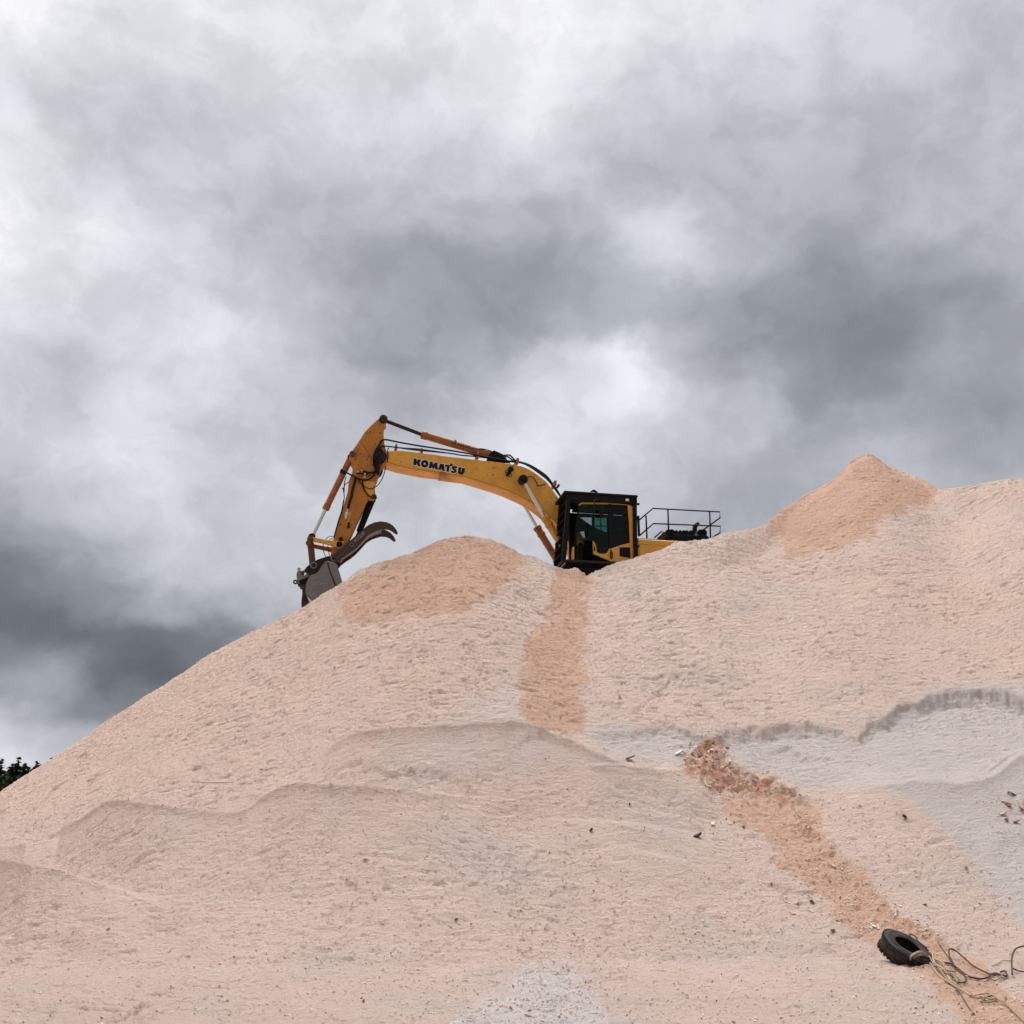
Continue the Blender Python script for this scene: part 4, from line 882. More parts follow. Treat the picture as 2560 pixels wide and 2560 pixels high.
# far side: wall with windows, ceiling, back wall
x0c, x1c = c3(1640, 700)[0], c3(500, 700)[0]
ceil_z = tr(*Z3([(850, 300)])[0], CY)[1]
sill_z = zb + .85
FYc = YF + .10
boxes('inner_ceiling', [((x0c, FYc + .02, ceil_z - .06), (x1c - .1, CY - .04, ceil_z - .0))], BLK, cab, .004)
def fp(pts): return T(Z3(pts), FYc)
plate('far_side_frame', [[(x0c, zb), (x1c, zb), (x1c - .02, ceil_z - .07), (x0c, ceil_z - .07)],
   [tr(*Z3([p])[0], FYc) for p in ((850, 590), (1105, 605), (1105, 880), (1060, 890), (860, 800))],
   [tr(*Z3([p])[0], FYc) for p in ((540, 590), (800, 590), (800, 760), (700, 700), (600, 620))],
   [tr(*Z3([p])[0], FYc) for p in ((510, 885), (650, 870), (668, 1010), (630, 1090), (655, 1240), (480, 1150), (490, 1040))]], FYc, .02, BLK, cab, bevel=.003)
beam('far_window_bar', [((q3(985, 600, FYc)), (q3(985, 880, FYc)), .014, .012), ((q3(880, 768, FYc)), (q3(1105, 768, FYc)), .014, .012)], BLK, cab)
plate('far_window', [[tr(*Z3([p])[0], FYc) for p in ((845, 585), (1110, 600), (1110, 890), (1060, 895), (855, 810))]], FYc, .004, GLS2, cab, bevel=.001)
boxes('back_wall', [((x0c + .0, FYc + .03, zb), (x0c + .04, CY - .06, zb + .95))], BLK, cab, .004)
boxes('back_header', [((x0c + .0, FYc + .03, ceil_z - .2), (x0c + .04, CY - .06, ceil_z - .065))], BLK, cab, .004)
# seat, console, levers, blind
sx = c3(1050, 1100)[0]
seat = boxes('seat', [((sx - .45, .68, zb + .38), (sx + .12, 1.15, zb + .52))], RUB, cab, .05)
boxes('backrest', [((sx - .58, .68, zb + .50), (sx - .44, 1.15, zb + 1.12))], RUB, seat, .05)
boxes('console', [((sx - .2, .52, zb + .3), (sx + .35, .64, zb + .72)), ((sx + .5, .7, zb), (sx + .62, 1.1, zb + .62))], BLK, cab, .02)
tube('control_lever', [[(sx + .3, .6, zb + .7), (sx + .34, .6, zb + .92)]], .018, BLK, cab, sub=1)
tube('control_lever', [[(sx + .3, 1.2, zb + .6), (sx + .34, 1.2, zb + .88)]], .018, BLK, cab, sub=1)
# mirror arm and mirror in front of the door
mr_ = tube('mirror_arm', [[q3(850, 250, YN + .16), q3(838, 500, YN + .16), q3(822, 860, YN + .16)], [q3(850, 250, YN + .16), q3(900, 235, YN + .1), q3(950, 260, YN + .02)]], .016, BLK, cab, sub=1)
boxes('mirror', [((q3(1000, 430, YN + .1).x - .05, YN + .05, q3(1000, 600, YN).z), (q3(1000, 430, YN + .1).x + .06, YN + .09, q3(1000, 400, YN).z))], BLK, mr_, .015)
for p in ((1740, 315), (1740, 1165)):
    c = q3(*p); boxes('hinge_lug', [((c.x - .04, YN - .1, c.z - .02), (c.x + .06, YN, c.z + .02))], BLK, cab, .004)
boxes('rear_mirror', [((q3(1745, 800, YN).x - .03, YN - .03, q3(1745, 970, YN).z), (q3(1745, 800, YN).x + .03, YN + .03, q3(1745, 560, YN).z))], BLK, cab, .01)
boxes('tail_lamp', [((q3(1650, 1300, YN).x - .02, YN - .06, q3(1650, 1380, YN).z), (q3(1650, 1300, YN).x + .02, YN - .01, q3(1650, 1230, YN).z))], paint('red_lens', (.5, .02, .02), rough=.3), cab, .004)

# --- engine house
hx0 = tr(*Z5([(120, 850)])[0], YN)[0]; hz = tr(*Z5([(120, 850)])[0], YN)[1]; hx1 = hx0 - 4.1
body = boxes('engine_house', [((hx0 - 1.45, -1.42, hz - .95), (hx0, 1.42, hz)), ((hx1, -1.42, hz - .95), (hx0 - 1.47, 1.42, hz - .03))], CABY, exc, .03)
boxes('house_panel_trim', [((hx1 + .3, 1.421, hz - .16), (hx0 - .03, 1.435, hz - .13))], YEL, body, .003)
boxes('counterweight', [((hx1 - .75, -1.4, hz - 1.25), (hx1 - .02, 1.4, hz - .05))], BLK, exc, .12)
boxes('right_house', [((hx0 + .02, -1.42, hz - .95), (hx0 + 1.5, -.5, hz - .1))], CABY, body, .03)
boxes('swing_frame', [((hx1 - .5, -1.4, zb - .42), (fx_b - .15, 1.38, zb - .14))], BLK, exc, .02)
# hood with humps and exhaust (stands on the deck, further in)
hd = boxes('engine_hood', [((tr(*Z5([(1470, 860)])[0], .6)[0], .1, hz), (tr(*Z5([(670, 860)])[0], .6)[0], 1.0, tr(*Z5([(1000, 740)])[0], .9)[1]))], BLK, exc, .09)
for x_ in (700, 760, 850, 930, 1000, 1060, 1140, 1200, 1340, 1400):
    c = trp(*Z5([(x_, 745)])[0], .8); r_ = .07 if x_ in (700, 760, 1340, 1400) else .04
    rod('hood_roll', [(Vector((c.x, .2, c.z - r_ * .5)), r_ * 1.4), (Vector((c.x, .98, c.z - r_ * .5)), r_ * 1.4)], BLK, hd, n=12)
ex = tube('exhaust_pipe', [[trp(*Z5([p])[0], .6) for p in ((1262, 760), (1262, 660), (1280, 600), (1340, 545))]], lambda t_: .075 - .03 * t_ ** 3, BLK, exc)
def rail(name, lists, r=.021): return tube(name, lists, r, BLK, exc, sub=1)
R5 = lambda pts, ym: [trp(*Z5([p])[0], ym) for p in pts]
YR = 1.30
hr = rail('handrail', [R5([(150, 480), (420, 250), (1770, 320), (1772, 440), (1560, 590), (1380, 720)], YR), R5([(150, 800), (430, 555), (1780, 608), (1772, 740), (1610, 840)], YR)])
for p, q in (((282, 400), (300, 850)), ((722, 262), (745, 985)), ((1562, 315), (1582, 900))): tube('rail_post', [R5([p, q], YR)], .024, BLK, hr, sub=1)
rail('grab_bar', [R5([(450, 840), (590, 715), (640, 730), (540, 850)], 1.0)], .02)
boxes('deck_edge', [((hx1, 1.1, hz + .001), (hx0 + .02, 1.35, hz + .03))], BLK, exc, .004)

# --- undercarriage on the bench behind the ridge
for s in (1, -1):
    prof = []
    for i in range(36):
        t_ = 2 * math.pi * i / 36; cx = 1.95 if math.cos(t_) > 0 else -1.95
        prof.append((cx + .45 * math.cos(t_), .50 + .45 * math.sin(t_)))
    tk = plate('track_frame', [[(x * .9, .50 + (z - .5) * .8) for x, z in prof]], s * 1.2, .2, DRK, exc, bevel=.02)
    per = []; pts = prof + prof[:1]
    for (xa, za), (xb, zb_) in zip(pts, pts[1:]):
        n_ = max(1, int(math.hypot(xb - xa, zb_ - za) / .2))
        for k in range(n_):
            f_ = (k + .5) / n_; per.append((xa + (xb - xa) * f_, za + (zb_ - za) * f_, math.atan2(zb_ - za, xb - xa)))
    bm = bmesh.new()
    for x, z, an in per:
        M_ = Matrix.Translation((x, s * 1.2, z)) @ Matrix.Rotation(-an, 4, 'Y'); box_into(bm, (-.09, -.3, -.025), (.09, .3, .025), M_); box_into(bm, (-.02, -.3, -.06), (.02, .3, -.02), M_)
    me = bpy.data.meshes.new('track_shoes'); bm.to_mesh(me); bm.free(); link('track_shoes', me, DRK, tk)
boxes('track_carriage', [((-1.0, -1.05, .42), (1.0, 1.05, .85))], DRK, exc, .03)
rod('swing_ring', [(Vector((0, 0, .84)), .65), (Vector((0, 0, max(1.0, zb - .41))), .65)], DRK, exc, n=32)
print('EXC zb', zb, 'ztop', ztop, 'hz', hz, 'xf', xf, 'xr', xr, 'boomtip', tr(955, 1140, 0), 'bucket', tr(780, 1460, .6), 'len', (ORG + FX * tr(780,1460,.6)[0] + FL*.6)[:], 'thumb', tr(990,1330,0))
# ------------------------------------------------------------------ conifers far off on the left
def leaf_material(name, c1, c2):
    M = MatB(name); tcn = M.n('ShaderNodeTexCoord'); n = M.n('ShaderNodeTexNoise'); n.inputs['Scale'].default_value = 0.9; n.inputs['Detail'].default_value = 5
    M.l(tcn.outputs['Object'], n.inputs['Vector']); m = M.n('ShaderNodeMix', data_type='RGBA'); M.l(n.outputs[0], m.inputs[0]); m.inputs[6].default_value = (*c1, 1); m.inputs[7].default_value = (*c2, 1)
    M.l(m.outputs[2], M.b.inputs['Base Color']); M.b.inputs['Roughness'].default_value = 0.9; M.b.inputs['Specular IOR Level'].default_value = .1; return M.m
NEED = leaf_material('dark_needles', (.006, .011, .007), (.018, .028, .014))
LEAF = leaf_material('dark_leaves', (.010, .017, .008), (.026, .036, .016))
BARK = paint('dark_bark', (.03, .022, .016), (.05, .04, .03), .9, dirt_amt=.5)
rnd = random.Random(11)
def mesh_from(name, vs, fs):
    me = bpy.data.meshes.new(name); me.from_pydata(vs, [], fs); me.update(); return me
def conifer(x, y, h, w, gap, label, seed):
    r = random.Random(seed); root = empty('conifer_tree', (x, y, -.05)); tag(root, label, 'tree', 'trees far behind the left foot of the pile')
    bm = bmesh.new(); rod_mesh(bm, [(Vector((0, 0, 0)), .28 * h / 18), (Vector((0, 0, h * .6)), .16 * h / 18), (Vector((0, 0, h)), .03)], 8)
    me = bpy.data.meshes.new('trunk'); bm.to_mesh(me); bm.free(); link('trunk', me, BARK, root)
    vs, fs = [], []; z = h * .10
    while z < h * .985:
        f = z / h; L_ = w * (1 - f) ** .75 * (.55 + .6 * r.random()) + .25
        for k in range(r.choice((4, 5, 6, 7)) if f < .85 else 4):
            if r.random() < gap: continue
            an = r.random() * 6.283; l = L_ * (.6 + .6 * r.random()); dr = .16 + .2 * r.random() - .25 * max(0, f - .8); n = 5
            d = Vector((math.cos(an), math.sin(an), 0)); sd_ = Vector((-d.y, d.x, 0))
            for i in range(n):
                c = d * (l * (i + .6) / n) + Vector((0, 0, z - dr * l * ((i + .6) / n) ** 1.3 + .12 * l * ((i + .6) / n) ** 3))
                s_ = .24 * l * (1 - .4 * i / n) + .16
                for q in range(6):
                    o = Vector((r.uniform(-1, 1), r.uniform(-1, 1), r.uniform(-.35, .35))) * s_ * .6; b0 = len(vs)
                    a_ = sd_ * s_ * r.uniform(.5, 1) ; b_ = d * s_ * .7 + Vector((0, 0, -s_ * r.uniform(.2, .6)))
                    vs += [c + o + a_, c + o - a_, c + o + b_, c + o - b_ * .4 + Vector((0, 0, s_ * .3))]; fs += [(b0, b0 + 1, b0 + 2), (b0, b0 + 3, b0 + 1)]
        z += h * (.013 + .012 * r.random())
    link('crown', mesh_from('crown', [tuple(v) for v in vs], fs), NEED, root)
def broadleaf(x, y, h, w, label, seed):
    r = random.Random(seed); root = empty('broadleaf_tree', (x, y, -.05)); tag(root, label, 'tree', 'trees far behind the left foot of the pile')
    lim = [[Vector((0, 0, 0)), Vector((.1, 0, h * .3)), Vector((0, .1, h * .6))]] + [[Vector((0, 0, h * .3)), Vector((math.cos(q) * w * .3, math.sin(q) * w * .3, h * .55)), Vector((math.cos(q) * w * .5, math.sin(q) * w * .5, h * .72))] for q in (0, 1.5, 3, 4.4)]
    tube('trunk', lim, .2, BARK, root, sub=2, n=6)
    cl = [(Vector((r.gauss(0, .33) * w, r.gauss(0, .33) * w, h * (.45 + .42 * r.random()))), w * (.22 + .2 * r.random())) for _ in range(16)]
    vs, fs = [], []
    for c, R_ in cl:
        if c.z + R_ > h: c.z = h - R_
        for _ in range(150):
            d = Vector((r.gauss(0, 1), r.gauss(0, 1), r.gauss(0, 1))).normalized() * R_ * r.random() ** .35; p = c + d; s_ = .28 + .2 * r.random()
            e1 = Vector((r.gauss(0, 1), r.gauss(0, 1), r.gauss(0, 1))).normalized() * s_; e2 = e1.orthogonal().normalized() * s_; b0 = len(vs)
            vs += [tuple(p + e1), tuple(p + e2), tuple(p - e1), tuple(p - e2)]; fs.append((b0, b0 + 1, b0 + 2, b0 + 3))
    link('crown', mesh_from('crown', vs, fs), LEAF, root)
def tree_at(u, v, D):
    a, e = ray(u, v); return a * D, D, H + e * D
for (u, v, D, w, gap, lab, sd_) in (
   (6, 1892, 235, 3.6, .15, 'tall dark conifer at the left edge with a pointed top', 1),
   (25, 1913, 240, 2.6, .1, 'short dark conifer just right of the tall one at the left edge', 2),
   (33, 1904, 228, 2.3, .1, 'slim dark conifer left of the tallest broad one', 3),
   (49, 1890, 232, 4.2, .2, 'tallest dark conifer with a broad ragged crown', 4),
   (64, 1904, 226, 2.5, .1, 'slim dark conifer right of the tallest broad one', 5),
   (73, 1915, 240, 3.2, .3, 'low sparse conifer with drooping branches beside a gap of sky', 6),
   (93, 1900, 230, 3.4, .15, 'dark conifer standing alone right of the gap of sky', 7),
   (131, 1891, 238, 2.6, .1, 'conifer tip showing farthest right above the slope', 8),
   (-22, 1896, 236, 4.0, .15, 'dark conifer just beyond the left edge of view', 9),
   (-52, 1886, 230, 4.0, .15, 'tall conifer farther left, outside the view', 10)):
    x, y, z = tree_at(u, v, D); conifer(x, y, z, w, gap, lab, sd_)
for (u, v, D, w, lab, sd_) in ((108, 1908, 225, 4.2, 'rounded dark tree against the slope right of the lone conifer', 21), (84, 1925, 222, 4.5, 'low rounded dark tree under the lone conifer', 22),
   (15, 1932, 215, 5, 'rounded dark green tree under the tall conifer at the left edge', 23), (45, 1936, 212, 5, 'rounded dark green tree below the tallest conifer', 24)):
    x, y, z = tree_at(u, v, D); broadleaf(x, y, z, w, lab, sd_)
# the wood behind them, one dark mass
vs, fs = [], []; r = random.Random(5)
for _ in range(15000):
    x = r.uniform(-190, -75); y = r.uniform(250, 275); top = 12.0 + 1.6 * math.sin(x * .35) + 1.0 * math.sin(x * .9 + 1)
    z = top * r.random() ** .6; s_ = .5 + .6 * r.random(); e1 = Vector((r.gauss(0, 1), r.gauss(0, .6), r.gauss(0, .7))).normalized() * s_; e2 = e1.orthogonal().normalized() * s_; b0 = len(vs); p = Vector((x, y, z))
    vs += [tuple(p + e1), tuple(p + e2), tuple(p - e1), tuple(p - e2)]; fs.append((b0, b0 + 1, b0 + 2, b0 + 3))
tag(link('woodland', mesh_from('woodland', vs, fs), NEED), 'far dark wood behind the single conifers', 'wood', kind='stuff')

# ------------------------------------------------------------------ tyre
Zfin = Z
def land(u, v, up=0.0):                     # point on the finished surface under a photo pixel
    p = hit(u, v); return Vector((p.x, p.y, p.z + up))
TYR = paint('tyre_rubber', (.010, .010, .011), (.11, .08, .065), .6, dirt_amt=.75, scale=7, bump=.01)
right_w = Vector((1, 0, 0)); up_w = Vector((0, -SP, CP)); toc = Vector((0, -CP, -SP))
axis = (Vector((1, 0, 0)) * .36 + Vector((0, .113, .993)) * .80 + Vector((0, -.993, .113)) * .52).normalized()
tc0 = hit(2253, 2404)
tyre = empty('tyre', (0, 0, 0)); tag(tyre, 'old black car tyre lying tilted on the sawdust with rope through it', 'tyre')
TR, TW = .335, .215; TS = .85                         # outer radius, width
tc_ = tc0 + axis * (TW * .56) 
Mz = axis.to_track_quat('Z', 'Y').to_matrix().to_4x4(); Mz.translation = tc_
tyre.matrix_world = Mz @ Matrix.Scale(TS, 4)
prof = [(.190, -.085), (.178, -.098), (.198, -.108), (.262, -.114), (.300, -.108), (.322, -.095), (.333, -.075), (.335, -.040), (.328, -.036), (.328, -.028), (.335, -.024), (.335, .024), (.328, .028), (.328, .036), (.335, .040), (.333, .075), (.322, .095), (.300, .108), (.262, .114), (.198, .108), (.178, .098), (.190, .085), (.250, .070), (.300, .055), (.318, 0), (.300, -.055), (.250, -.070)]
bm = bmesh.new(); n = 96; rings = []
for i in range(n):
    an = 2 * math.pi * i / n; dent = 1 - .02 * math.cos(an * 2 + .6); rings.append([bm.verts.new((q * math.cos(an) * dent, q * math.sin(an) * dent * .98, z * (1 + .05 * math.sin(an * 2)))) for q, z in prof])
for i in range(n):
    a, b = rings[i], rings[(i + 1) % n]
    for k in range(len(prof)): bm.faces.new((a[k], b[k], b[(k + 1) % len(prof)], a[(k + 1) % len(prof)]))
bmesh.ops.recalc_face_normals(bm, faces=bm.faces)
for i in range(64):                          # shoulder tread blocks
    for s in (-1, 1):
        if rnd.random() < .12: continue
        an = 2 * math.pi * (i + (.5 if s > 0 else 0)) / 64
        M_ = Matrix.Rotation(an, 4, 'Z') @ Matrix.Translation((.333, 0, s * .070)); box_into(bm, (-.012, -.011, -.027), (.008, .011, .027), M_)

me = bpy.data.meshes.new('carcass'); bm.to_mesh(me); bm.free(); link('carcass', me, TYR, tyre, smooth=True); me.set_sharp_from_angle(angle=math.radians(38))
tube('sidewall_rib', [[(.268 * math.cos(2 * math.pi * i / 48), .263 * math.sin(2 * math.pi * i / 48), .116) for i in range(49)]], .004, TYR, tyre, sub=1, n=5)

# ------------------------------------------------------------------ ropes and cables on the slope
def rope_mat(name, c1, c2):
    M = MatB(name); tcn = M.n('ShaderNodeTexCoord'); w = M.n('ShaderNodeTexWave'); w.inputs['Scale'].default_value = 40; w.inputs['Distortion'].default_value = 3
    M.l(tcn.outputs['Object'], w.inputs['Vector']); m = M.n('ShaderNodeMix', data_type='RGBA'); M.l(w.outputs[1], m.inputs[0]); m.inputs[6].default_value = (*c1, 1); m.inputs[7].default_value = (*c2, 1)
    M.l(m.outputs[2], M.b.inputs['Base Color']); M.b.inputs['Roughness'].default_value = .85; return M.m
TAN = rope_mat('frayed_rope', (.34, .24, .13), (.10, .06, .03)); PALE = rope_mat('pale_rope', (.50, .41, .28), (.16, .11, .06)); DKR = rope_mat('dark_cable', (.020, .014, .010), (.06, .04, .03))
Z4r = lambda pts: [(2100 + x * .2381, 2260 + y * .2381) for x, y in pts]
Zt = lambda pts: [(2150 + x * .10352, 2320 + y * .10352) for x, y in pts]
def lay(pts, ups):                           # drape on the hill, lifted by ups
    if not isinstance(ups, (list, tuple)): ups = [ups] * len(pts)
    return [land(u, v, q) for (u, v), q in zip(pts, ups)]
def over_tyre(pts, hs):                      # points in the plane of the tyre's upper face, lifted along its axis
    o = []
    for (u, v), h_ in zip(pts, hs):
        a, e = ray(u, v); dr = Vector((a, 1, e)); p0 = Vector((0, 0, H)); pl = tc_ + axis * h_; s = (pl - p0).dot(axis) / dr.dot(axis); o.append(p0 + dr * s)
    return o
rope = empty('rope_bundle', tuple(land(2335, 2415))); tag(rope, 'tangle of frayed tan rope looped through the tyre and trailing downhill', 'rope')
inv = Matrix.Translation(-rope.location)
def strand(name, P, r_, m, par, n=6): 
    return tube(name, [[p - (par.location if par else Vector((0, 0, 0))) for p in P]], r_, m, par, sub=5, n=n)
loopA = over_tyre(Zt([(1230, 830), (1215, 740), (1290, 660), (1400, 610), (1520, 625), (1640, 720), (1740, 820)]), [.0, .08, .12, .13, .12, .08, .0]) + lay(Zt([(1800, 960)]) + Z4r([(1080, 760), (1140, 840), (1230, 880), (1390, 985)]), [.05, .03, .02, .02, .02])
strand('strand', loopA, .010, TAN, rope)
loopB = over_tyre(Zt([(1200, 760), (1230, 680), (1330, 610), (1440, 570), (1540, 600), (1650, 700)]), [.04, .10, .13, .13, .12, .06]) + lay(Zt([(1760, 800)]) + Z4r([(1000, 680), (1070, 720), (1120, 760), (1160, 830), (1260, 900)]), [.08, .06, .05, .04, .02, .02])
strand('strand', loopB, .009, PALE, rope)
loopC = over_tyre(Zt([(1250, 820), (1300, 740), (1400, 670), (1520, 660), (1650, 760)]), [.0, .08, .12, .12, .06]) + lay(Zt([(1700, 880)]) + Z4r([(1010, 700), (1090, 700), (1120, 780), (1200, 800), (1240, 850)]), [.08, .04, .05, .05, .03, .02])
strand('strand', loopC, .009, TAN, rope)
for pts in ([(930, 590), (980, 600), (1060, 630), (1100, 690), (1140, 760), (1200, 770), (1240, 830), (1180, 820), (1140, 770)],
            [(950, 640), (1000, 720), (1060, 790), (1110, 830), (1170, 860), (1230, 900), (1310, 940), (1390, 985), (1470, 970), (1560, 960)],
            [(1390, 985), (1450, 1010), (1530, 1005), (1590, 1030), (1640, 1010), (1600, 985), (1540, 1000), (1480, 1040), (1560, 1060), (1620, 1040)],
            [(1640, 1010), (1720, 1060), (1790, 1120), (1860, 1190), (1932, 1262), (2010, 1340)],
            [(1060, 720), (1120, 740), (1180, 790), (1230, 800), (1210, 770), (1160, 750)],
            [(960, 600), (1040, 640), (1090, 700), (1130, 720), (1220, 740)]):
    P = lay(Z4r(pts), .018); strand('strand', P, .0075, rnd.choice((TAN, TAN, PALE)), rope)
for pts in ([(750, 415), (800, 440), (830, 490), (860, 520), (920, 560)], [(740, 420), (770, 470), (830, 520), (880, 545)]):
    strand('strand', [land(u, v, .10) for u, v in Z4r(pts)], .008, DKR, rope)
def cable(name, pts, ups, r_, m, lab, cat, grp=None, z=Z4r):
    r_ *= .72; P = lay(z(pts), ups); b = P[0]; o = tube(name, [[p - b for p in P]], r_, m, None, sub=6, n=6); o.location = b; tag(o, lab, cat, grp); return o
cable('cable', [(1100, 640), (1160, 645), (1230, 690), (1290, 740), (1370, 790), (1470, 810), (1550, 800), (1600, 760), (1680, 760), (1750, 780), (1740, 730), (1690, 735)], .02, .013, DKR, 'dark cable looping sideways from the rope tangle toward the right edge', 'cable')
cable('cable', [(1210, 700), (1180, 650), (1155, 610), (1170, 575), (1230, 580), (1300, 620), (1400, 690), (1500, 735), (1600, 765), (1690, 770)], [.03, .05, .08, .10, .08, .06, .04, .03, .02, .02], .012, DKR, 'dark cable with a raised bend above the rope tangle', 'cable')
cable('cable', [(1210, 700), (1270, 740), (1320, 790), (1325, 830), (1300, 850), (1250, 850)], .02, .011, DKR, 'short dark cable end curling below the rope tangle', 'cable')
cable('cable', [(1560, 800), (1570, 770), (1630, 750), (1700, 770), (1690, 800), (1640, 830), (1580, 815)], .025, .009, TAN, 'thin brown loop of cord near the right edge', 'cord')
cable('stick', [(1040, 515), (1090, 570), (1150, 620), (1215, 700)], [.12, .09, .05, .02], .008, DKR, 'thin dark twig poking up behind the rope tangle', 'stick')
cable('wire', [(1812, 765), (1820, 700), (1850, 640), (1900, 600), (1980, 560)], [.02, .1, .14, .14, .12], .013, DKR, 'bent dark wire arching out of the sawdust at the right edge', 'wire')
cable('wire', [(1820, 710), (1880, 735), (1960, 755)], [.03, .03, .03], .011, DKR, 'short dark wire lying under the arched one at the right edge', 'wire')
cable('string', [(1220, 900), (1290, 1000), (1350, 1100), (1410, 1170)], .012, .007, DKR, 'thin dark string lying downhill of the rope tangle', 'string')
cable('string', [(1600, 660), (1660, 640), (1700, 615), (1760, 608), (1830, 612)], .012, .006, TAN, 'thin pale string above the cord loop near the right edge', 'string')
cable('stick', [(478, 1956), (540, 1957), (585, 1955)], .012, .0055, TAN, 'thin straight twig lying level across the left slope', 'stick', z=lambda p: [(u, v + 2) for u, v in p])

# ------------------------------------------------------------------ chips and flakes of wood
CHIPS = {'pale': paint('pale_chip', (.72, .63, .55), (.4, .3, .25), .8, dirt_amt=.4), 'dark': paint('dark_bark_chip', (.035, .022, .018), (.09, .05, .035), .9, dirt_amt=.5), 'red': paint('red_bark_chip', (.20, .065, .035), (.09, .035, .02), .9, dirt_amt=.6), 'tan': paint('tan_chip', (.52, .36, .26), (.3, .18, .12), .85, dirt_amt=.5)}
protos = {}
def chip_mesh(kind, k):
    key = (kind, k)
    if key not in protos:
        r = random.Random(100 + k); bm = bmesh.new(); n = r.choice((5, 6, 7)); o = [(math.cos(6.283 * i / n + r.uniform(-.4, .4)) * r.uniform(.6, 1.2), math.sin(6.283 * i / n + r.uniform(-.4, .4)) * r.uniform(.35, .8)) for i in range(n)]
        t_ = .16; a = [bm.verts.new((x, y, t_ + .15 * x * x + r.uniform(-.05, .05))) for x, y in o]; b = [bm.verts.new((x * .9, y * .9, -t_)) for x, y in o]
        bm.faces.new(a); bm.faces.new(b[::-1])
        for i in range(n): bm.faces.new((a[i], b[i], b[(i+1) % n], a[(i+1) % n]))
        bmesh.ops.recalc_face_normals(bm, faces=bm.faces); me = bpy.data.meshes.new('wood_chip'); bm.to_mesh(me); bm.free(); me.materials.append(CHIPS[kind]); protos[key] = me
    return protos[key]
def chip(u, v, kind, size, label, grp, name='wood_chip', k=None):
    p = land(u, v, size * .25); o = bpy.data.objects.new(name, chip_mesh(kind, rnd.randrange(6) if k is None else k)); COL.objects.link(o); o.location = p
    s_ = size * .72; o.scale = (s_, s_ * rnd.uniform(.7, 1.1), s_ * rnd.uniform(.5, .9)); o.rotation_euler = (math.radians(28) + rnd.uniform(-.3, .3), rnd.uniform(-.6, .6), rnd.uniform(-1.5, 1.5))
    tag(o, label, 'wood chip', grp); return o
Zc = lambda x, y: (1400 + x * .6004, 1700 + y * .6004)
for (x, y, kd, s_, lb) in ((635, 606, 'pale', .085, 'pale flat chip on the slope left of the slide, upper of two bright ones'), (765, 613, 'pale', .095, 'long pale chip at the left margin of the orange slide'),
   (575, 655, 'dark', .11, 'long dark sliver of bark left of the orange slide'), (130, 630, 'dark', .07, 'dark sliver far left in the middle of the slope'), (985, 932, 'tan', .075, 'upright tan chip left of the dark one above the tyre'),
   (1052, 930, 'dark', .065, 'dark chip uphill of the tyre beside tan ones'), (970, 976, 'tan', .085, 'flat tan chip, largest of the group uphill of the tyre'), (1050, 968, 'pale', .05, 'small pale chip just below the dark one above the tyre'),
   (1135, 1048, 'dark', .045, 'small dark chip between the chip group and the tyre'), (290, 332, 'red', .14, 'curled reddish piece of bark at the foot of the grey scarp'), (1435, 575, 'dark', .10, 'dark split piece sticking out of the slope right of the slide'),
   (1512, 1364, 'pale', .035, 'tiny white flake alone near the bottom right'), (1690, 785, 'tan', .075, 'tan flat chip at the lower edge of the grey sawdust on the right'), (290, 520, 'dark', .05, 'small dark chip below the middle terrace'),
   (1520, 938, 'dark', .04, 'tiny dark chip right of the orange slide above the tyre'), (1140, 782, 'pale', .05, 'pale crumb in the middle of the orange slide'), (880, 850, 'dark', .04, 'small dark crumb left of the slide, level with its middle'),
   (495, 312, 'pale', .11, 'pale grey clod at the left shoulder of the red slip'), (1080, 745, 'tan', .035, 'small tan crumb on the orange slide'), (620, 830, 'pale', .035, 'tiny pale flake on the plain slope left of the slide')):
    u, v = Zc(x, y); chip(u, v, kd, s_, lb, None)
chip(1140, 2302, 'dark', .05, 'small dark curl alone on the lower middle slope', None)
chip(2225 - 40, 2318, 'pale', .05, 'pale crumb cluster chip just above the tyre', None)
for i in range(34):                          # broken slabs in the red slip
    x, y = rnd.uniform(500, 740), rnd.uniform(250, 400)
    if (x - 620) * .55 - (y - 300) > 60: continue
    chip(*Zc(x, y), rnd.choice(('red', 'red', 'tan', 'pale', 'tan')), rnd.uniform(.03, .085), 'broken slab of reddish sawdust crust in the slip below the grey scarp', 'broken slabs in the red slip')
for i in range(26):
    t_ = rnd.random(); x = 620 + 640 * t_ + rnd.uniform(-70, 80); y = 440 + 560 * t_ + rnd.uniform(-40, 60)
    chip(*Zc(x, y), rnd.choice(('tan', 'red', 'pale', 'tan')), rnd.uniform(.02, .045), 'small crumb of wood lying in the orange slide', 'crumbs in the orange slide')
for i in range(10):
    chip(*Zc(rnd.uniform(1190, 1245) + 90, rnd.uniform(1010, 1045)), rnd.choice(('pale', 'tan')), rnd.uniform(.02, .04), 'pale crumb in the little heap above the tyre', 'pale crumbs above the tyre')
for i in range(9):
    chip(2500 + rnd.uniform(0, 58), 2020 + rnd.uniform(-50, 40), rnd.choice(('red', 'dark', 'tan')), rnd.uniform(.04, .09), 'broken bark piece in the small slip at the right edge', 'bark pieces at the right edge')

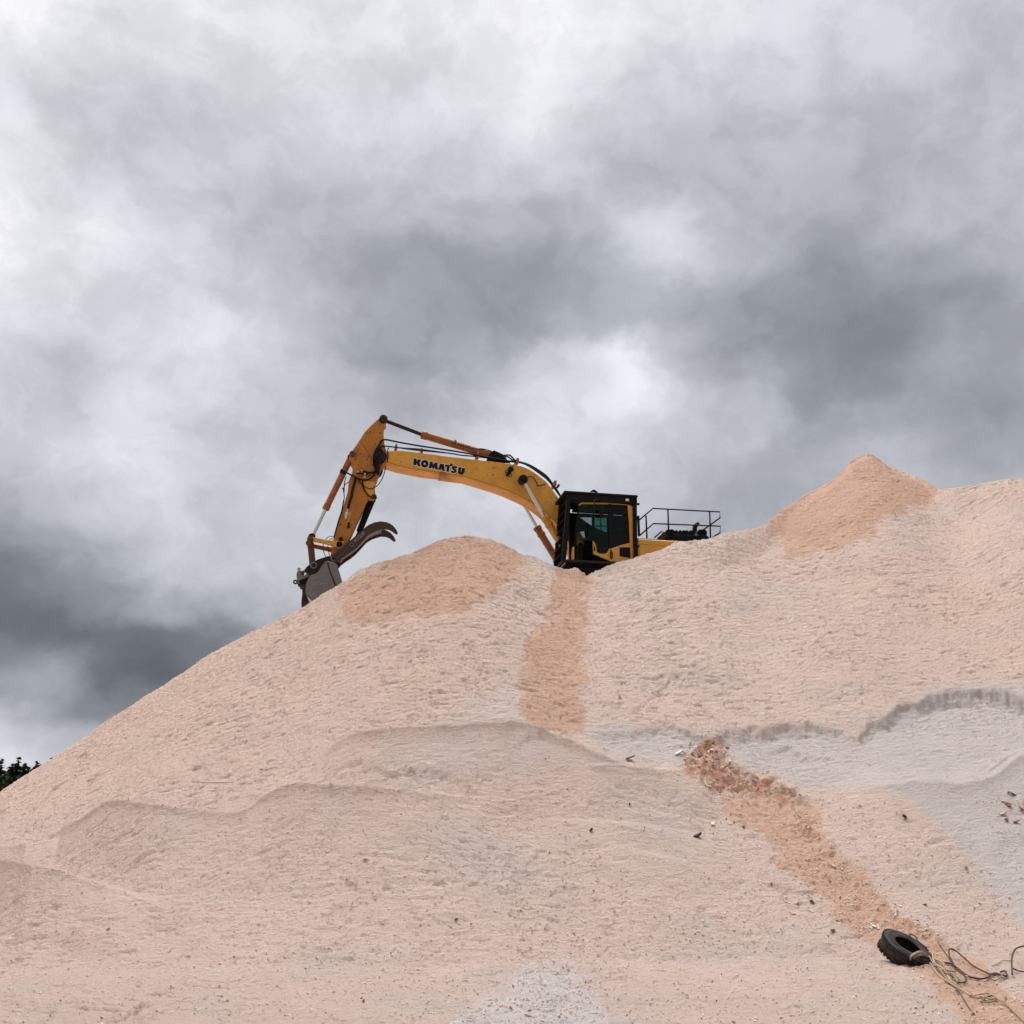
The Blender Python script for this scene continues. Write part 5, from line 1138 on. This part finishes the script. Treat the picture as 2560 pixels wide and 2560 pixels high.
# ------------------------------------------------------------------ loose crumbs: far too many to count, one object
ck = np.random.RandomState(3); Nn = 90000
ua = ck.uniform(-40, 1972, Nn); va = 1050 + 900 * ck.rand(Nn) ** .8
aa = ((ua * K - 1280) / F); ea = (1280 - va * K) / F; den = CP - ea * SP; aa = aa / den; ez = (SP + ea * CP) / den
lo = np.full(Nn, 8.3); hi_ = np.full(Nn, 32.5); ys = np.linspace(8.3, 32.5, 420); done = np.zeros(Nn, bool); yh = np.zeros(Nn)
for y_ in ys:
    zz = sample(Z, aa, np.full(Nn, y_)); c_ = (~done) & (zz >= H + ez * y_); yh[c_] = y_; done |= c_
xh = aa * yh; zh = sample(Z, aa, np.maximum(yh, 8.3))
ui = np.clip(ua * R / 1932, 0, R-1).astype(int); vi = np.clip(va * R / 1932, 0, R-1).astype(int)
wgt = .08 + .4 * red[vi, ui] + .22 * orange[vi, ui] + .15 * pale[vi, ui] + .05 * smooth((va - 1550) / 300) * smooth((ua - 250) / 600) + (.05 + .2 * smooth((ua - 300) / 500)) * .6 * np.clip(fbm(xh * .9, yh * .9, 3, 200) * 3, 0, 1) - .1 * grey[vi, ui]
keep = done & (ck.rand(Nn) < np.clip(wgt, 0, 1)); ix = np.nonzero(keep)[0]
vs = np.zeros((len(ix), 4, 3)); sz = (.006 + .016 * ck.rand(len(ix)) ** 2.2) * (1 + .5 * red[vi, ui][ix]) * (.75 + yh[ix] / 28)
base_p = np.stack([xh[ix], yh[ix], zh[ix] + sz * .5], -1)
e1 = ck.normal(size=(len(ix), 3)) * [1, 1, .5]; e1 /= np.linalg.norm(e1, axis=1)[:, None]; e2 = np.cross(e1, ck.normal(size=(len(ix), 3))); e2 /= np.linalg.norm(e2, axis=1)[:, None]; e3 = np.cross(e1, e2)
tet = [(1, 0, 0), (-.6, .6, 0), (-.5, -.6, .1), (0, 0, .6)]
for k, (p_, q_, r_) in enumerate(tet): vs[:, k] = base_p + (e1 * p_ + e2 * q_ * .7 + e3 * r_) * sz[:, None]
b0 = np.arange(len(ix)) * 4
fs = np.concatenate([np.stack([b0 + i, b0 + j, b0 + k], -1) for i, j, k in ((0, 1, 2), (0, 3, 1), (1, 3, 2), (2, 3, 0))])
me = bpy.data.meshes.new('loose_crumbs'); me.vertices.add(len(ix) * 4); me.vertices.foreach_set('co', vs.astype(np.float32).ravel()); me.loops.add(fs.size); me.loops.foreach_set('vertex_index', fs.astype(np.int32).ravel())
me.polygons.add(len(fs)); me.polygons.foreach_set('loop_start', np.arange(0, fs.size, 3, dtype=np.int32)); me.update(calc_edges=True)
pal = np.array([(.76, .64, .55), (.62, .44, .34), (.45, .27, .18), (.70, .52, .42), (.10, .055, .035), (.30, .15, .09)]); pr = np.array([.34, .34, .10, .20, .004, .016])
cc = pal[ck.choice(6, len(ix), p=pr)]; ca = me.color_attributes.new('tone', 'FLOAT_COLOR', 'POINT'); ca.data.foreach_set('color', np.repeat(np.concatenate([cc, np.ones((len(ix), 1))], 1), 4, axis=0).astype(np.float32).ravel())
CM = MatB('crumb'); vc = CM.n('ShaderNodeVertexColor', layer_name='tone'); CM.l(vc.outputs[0], CM.b.inputs['Base Color']); CM.b.inputs['Roughness'].default_value = .9
tag(link('loose_crumbs', me, CM.m), 'loose sawdust crumbs and flakes strewn over the pile', 'crumbs', kind='stuff')
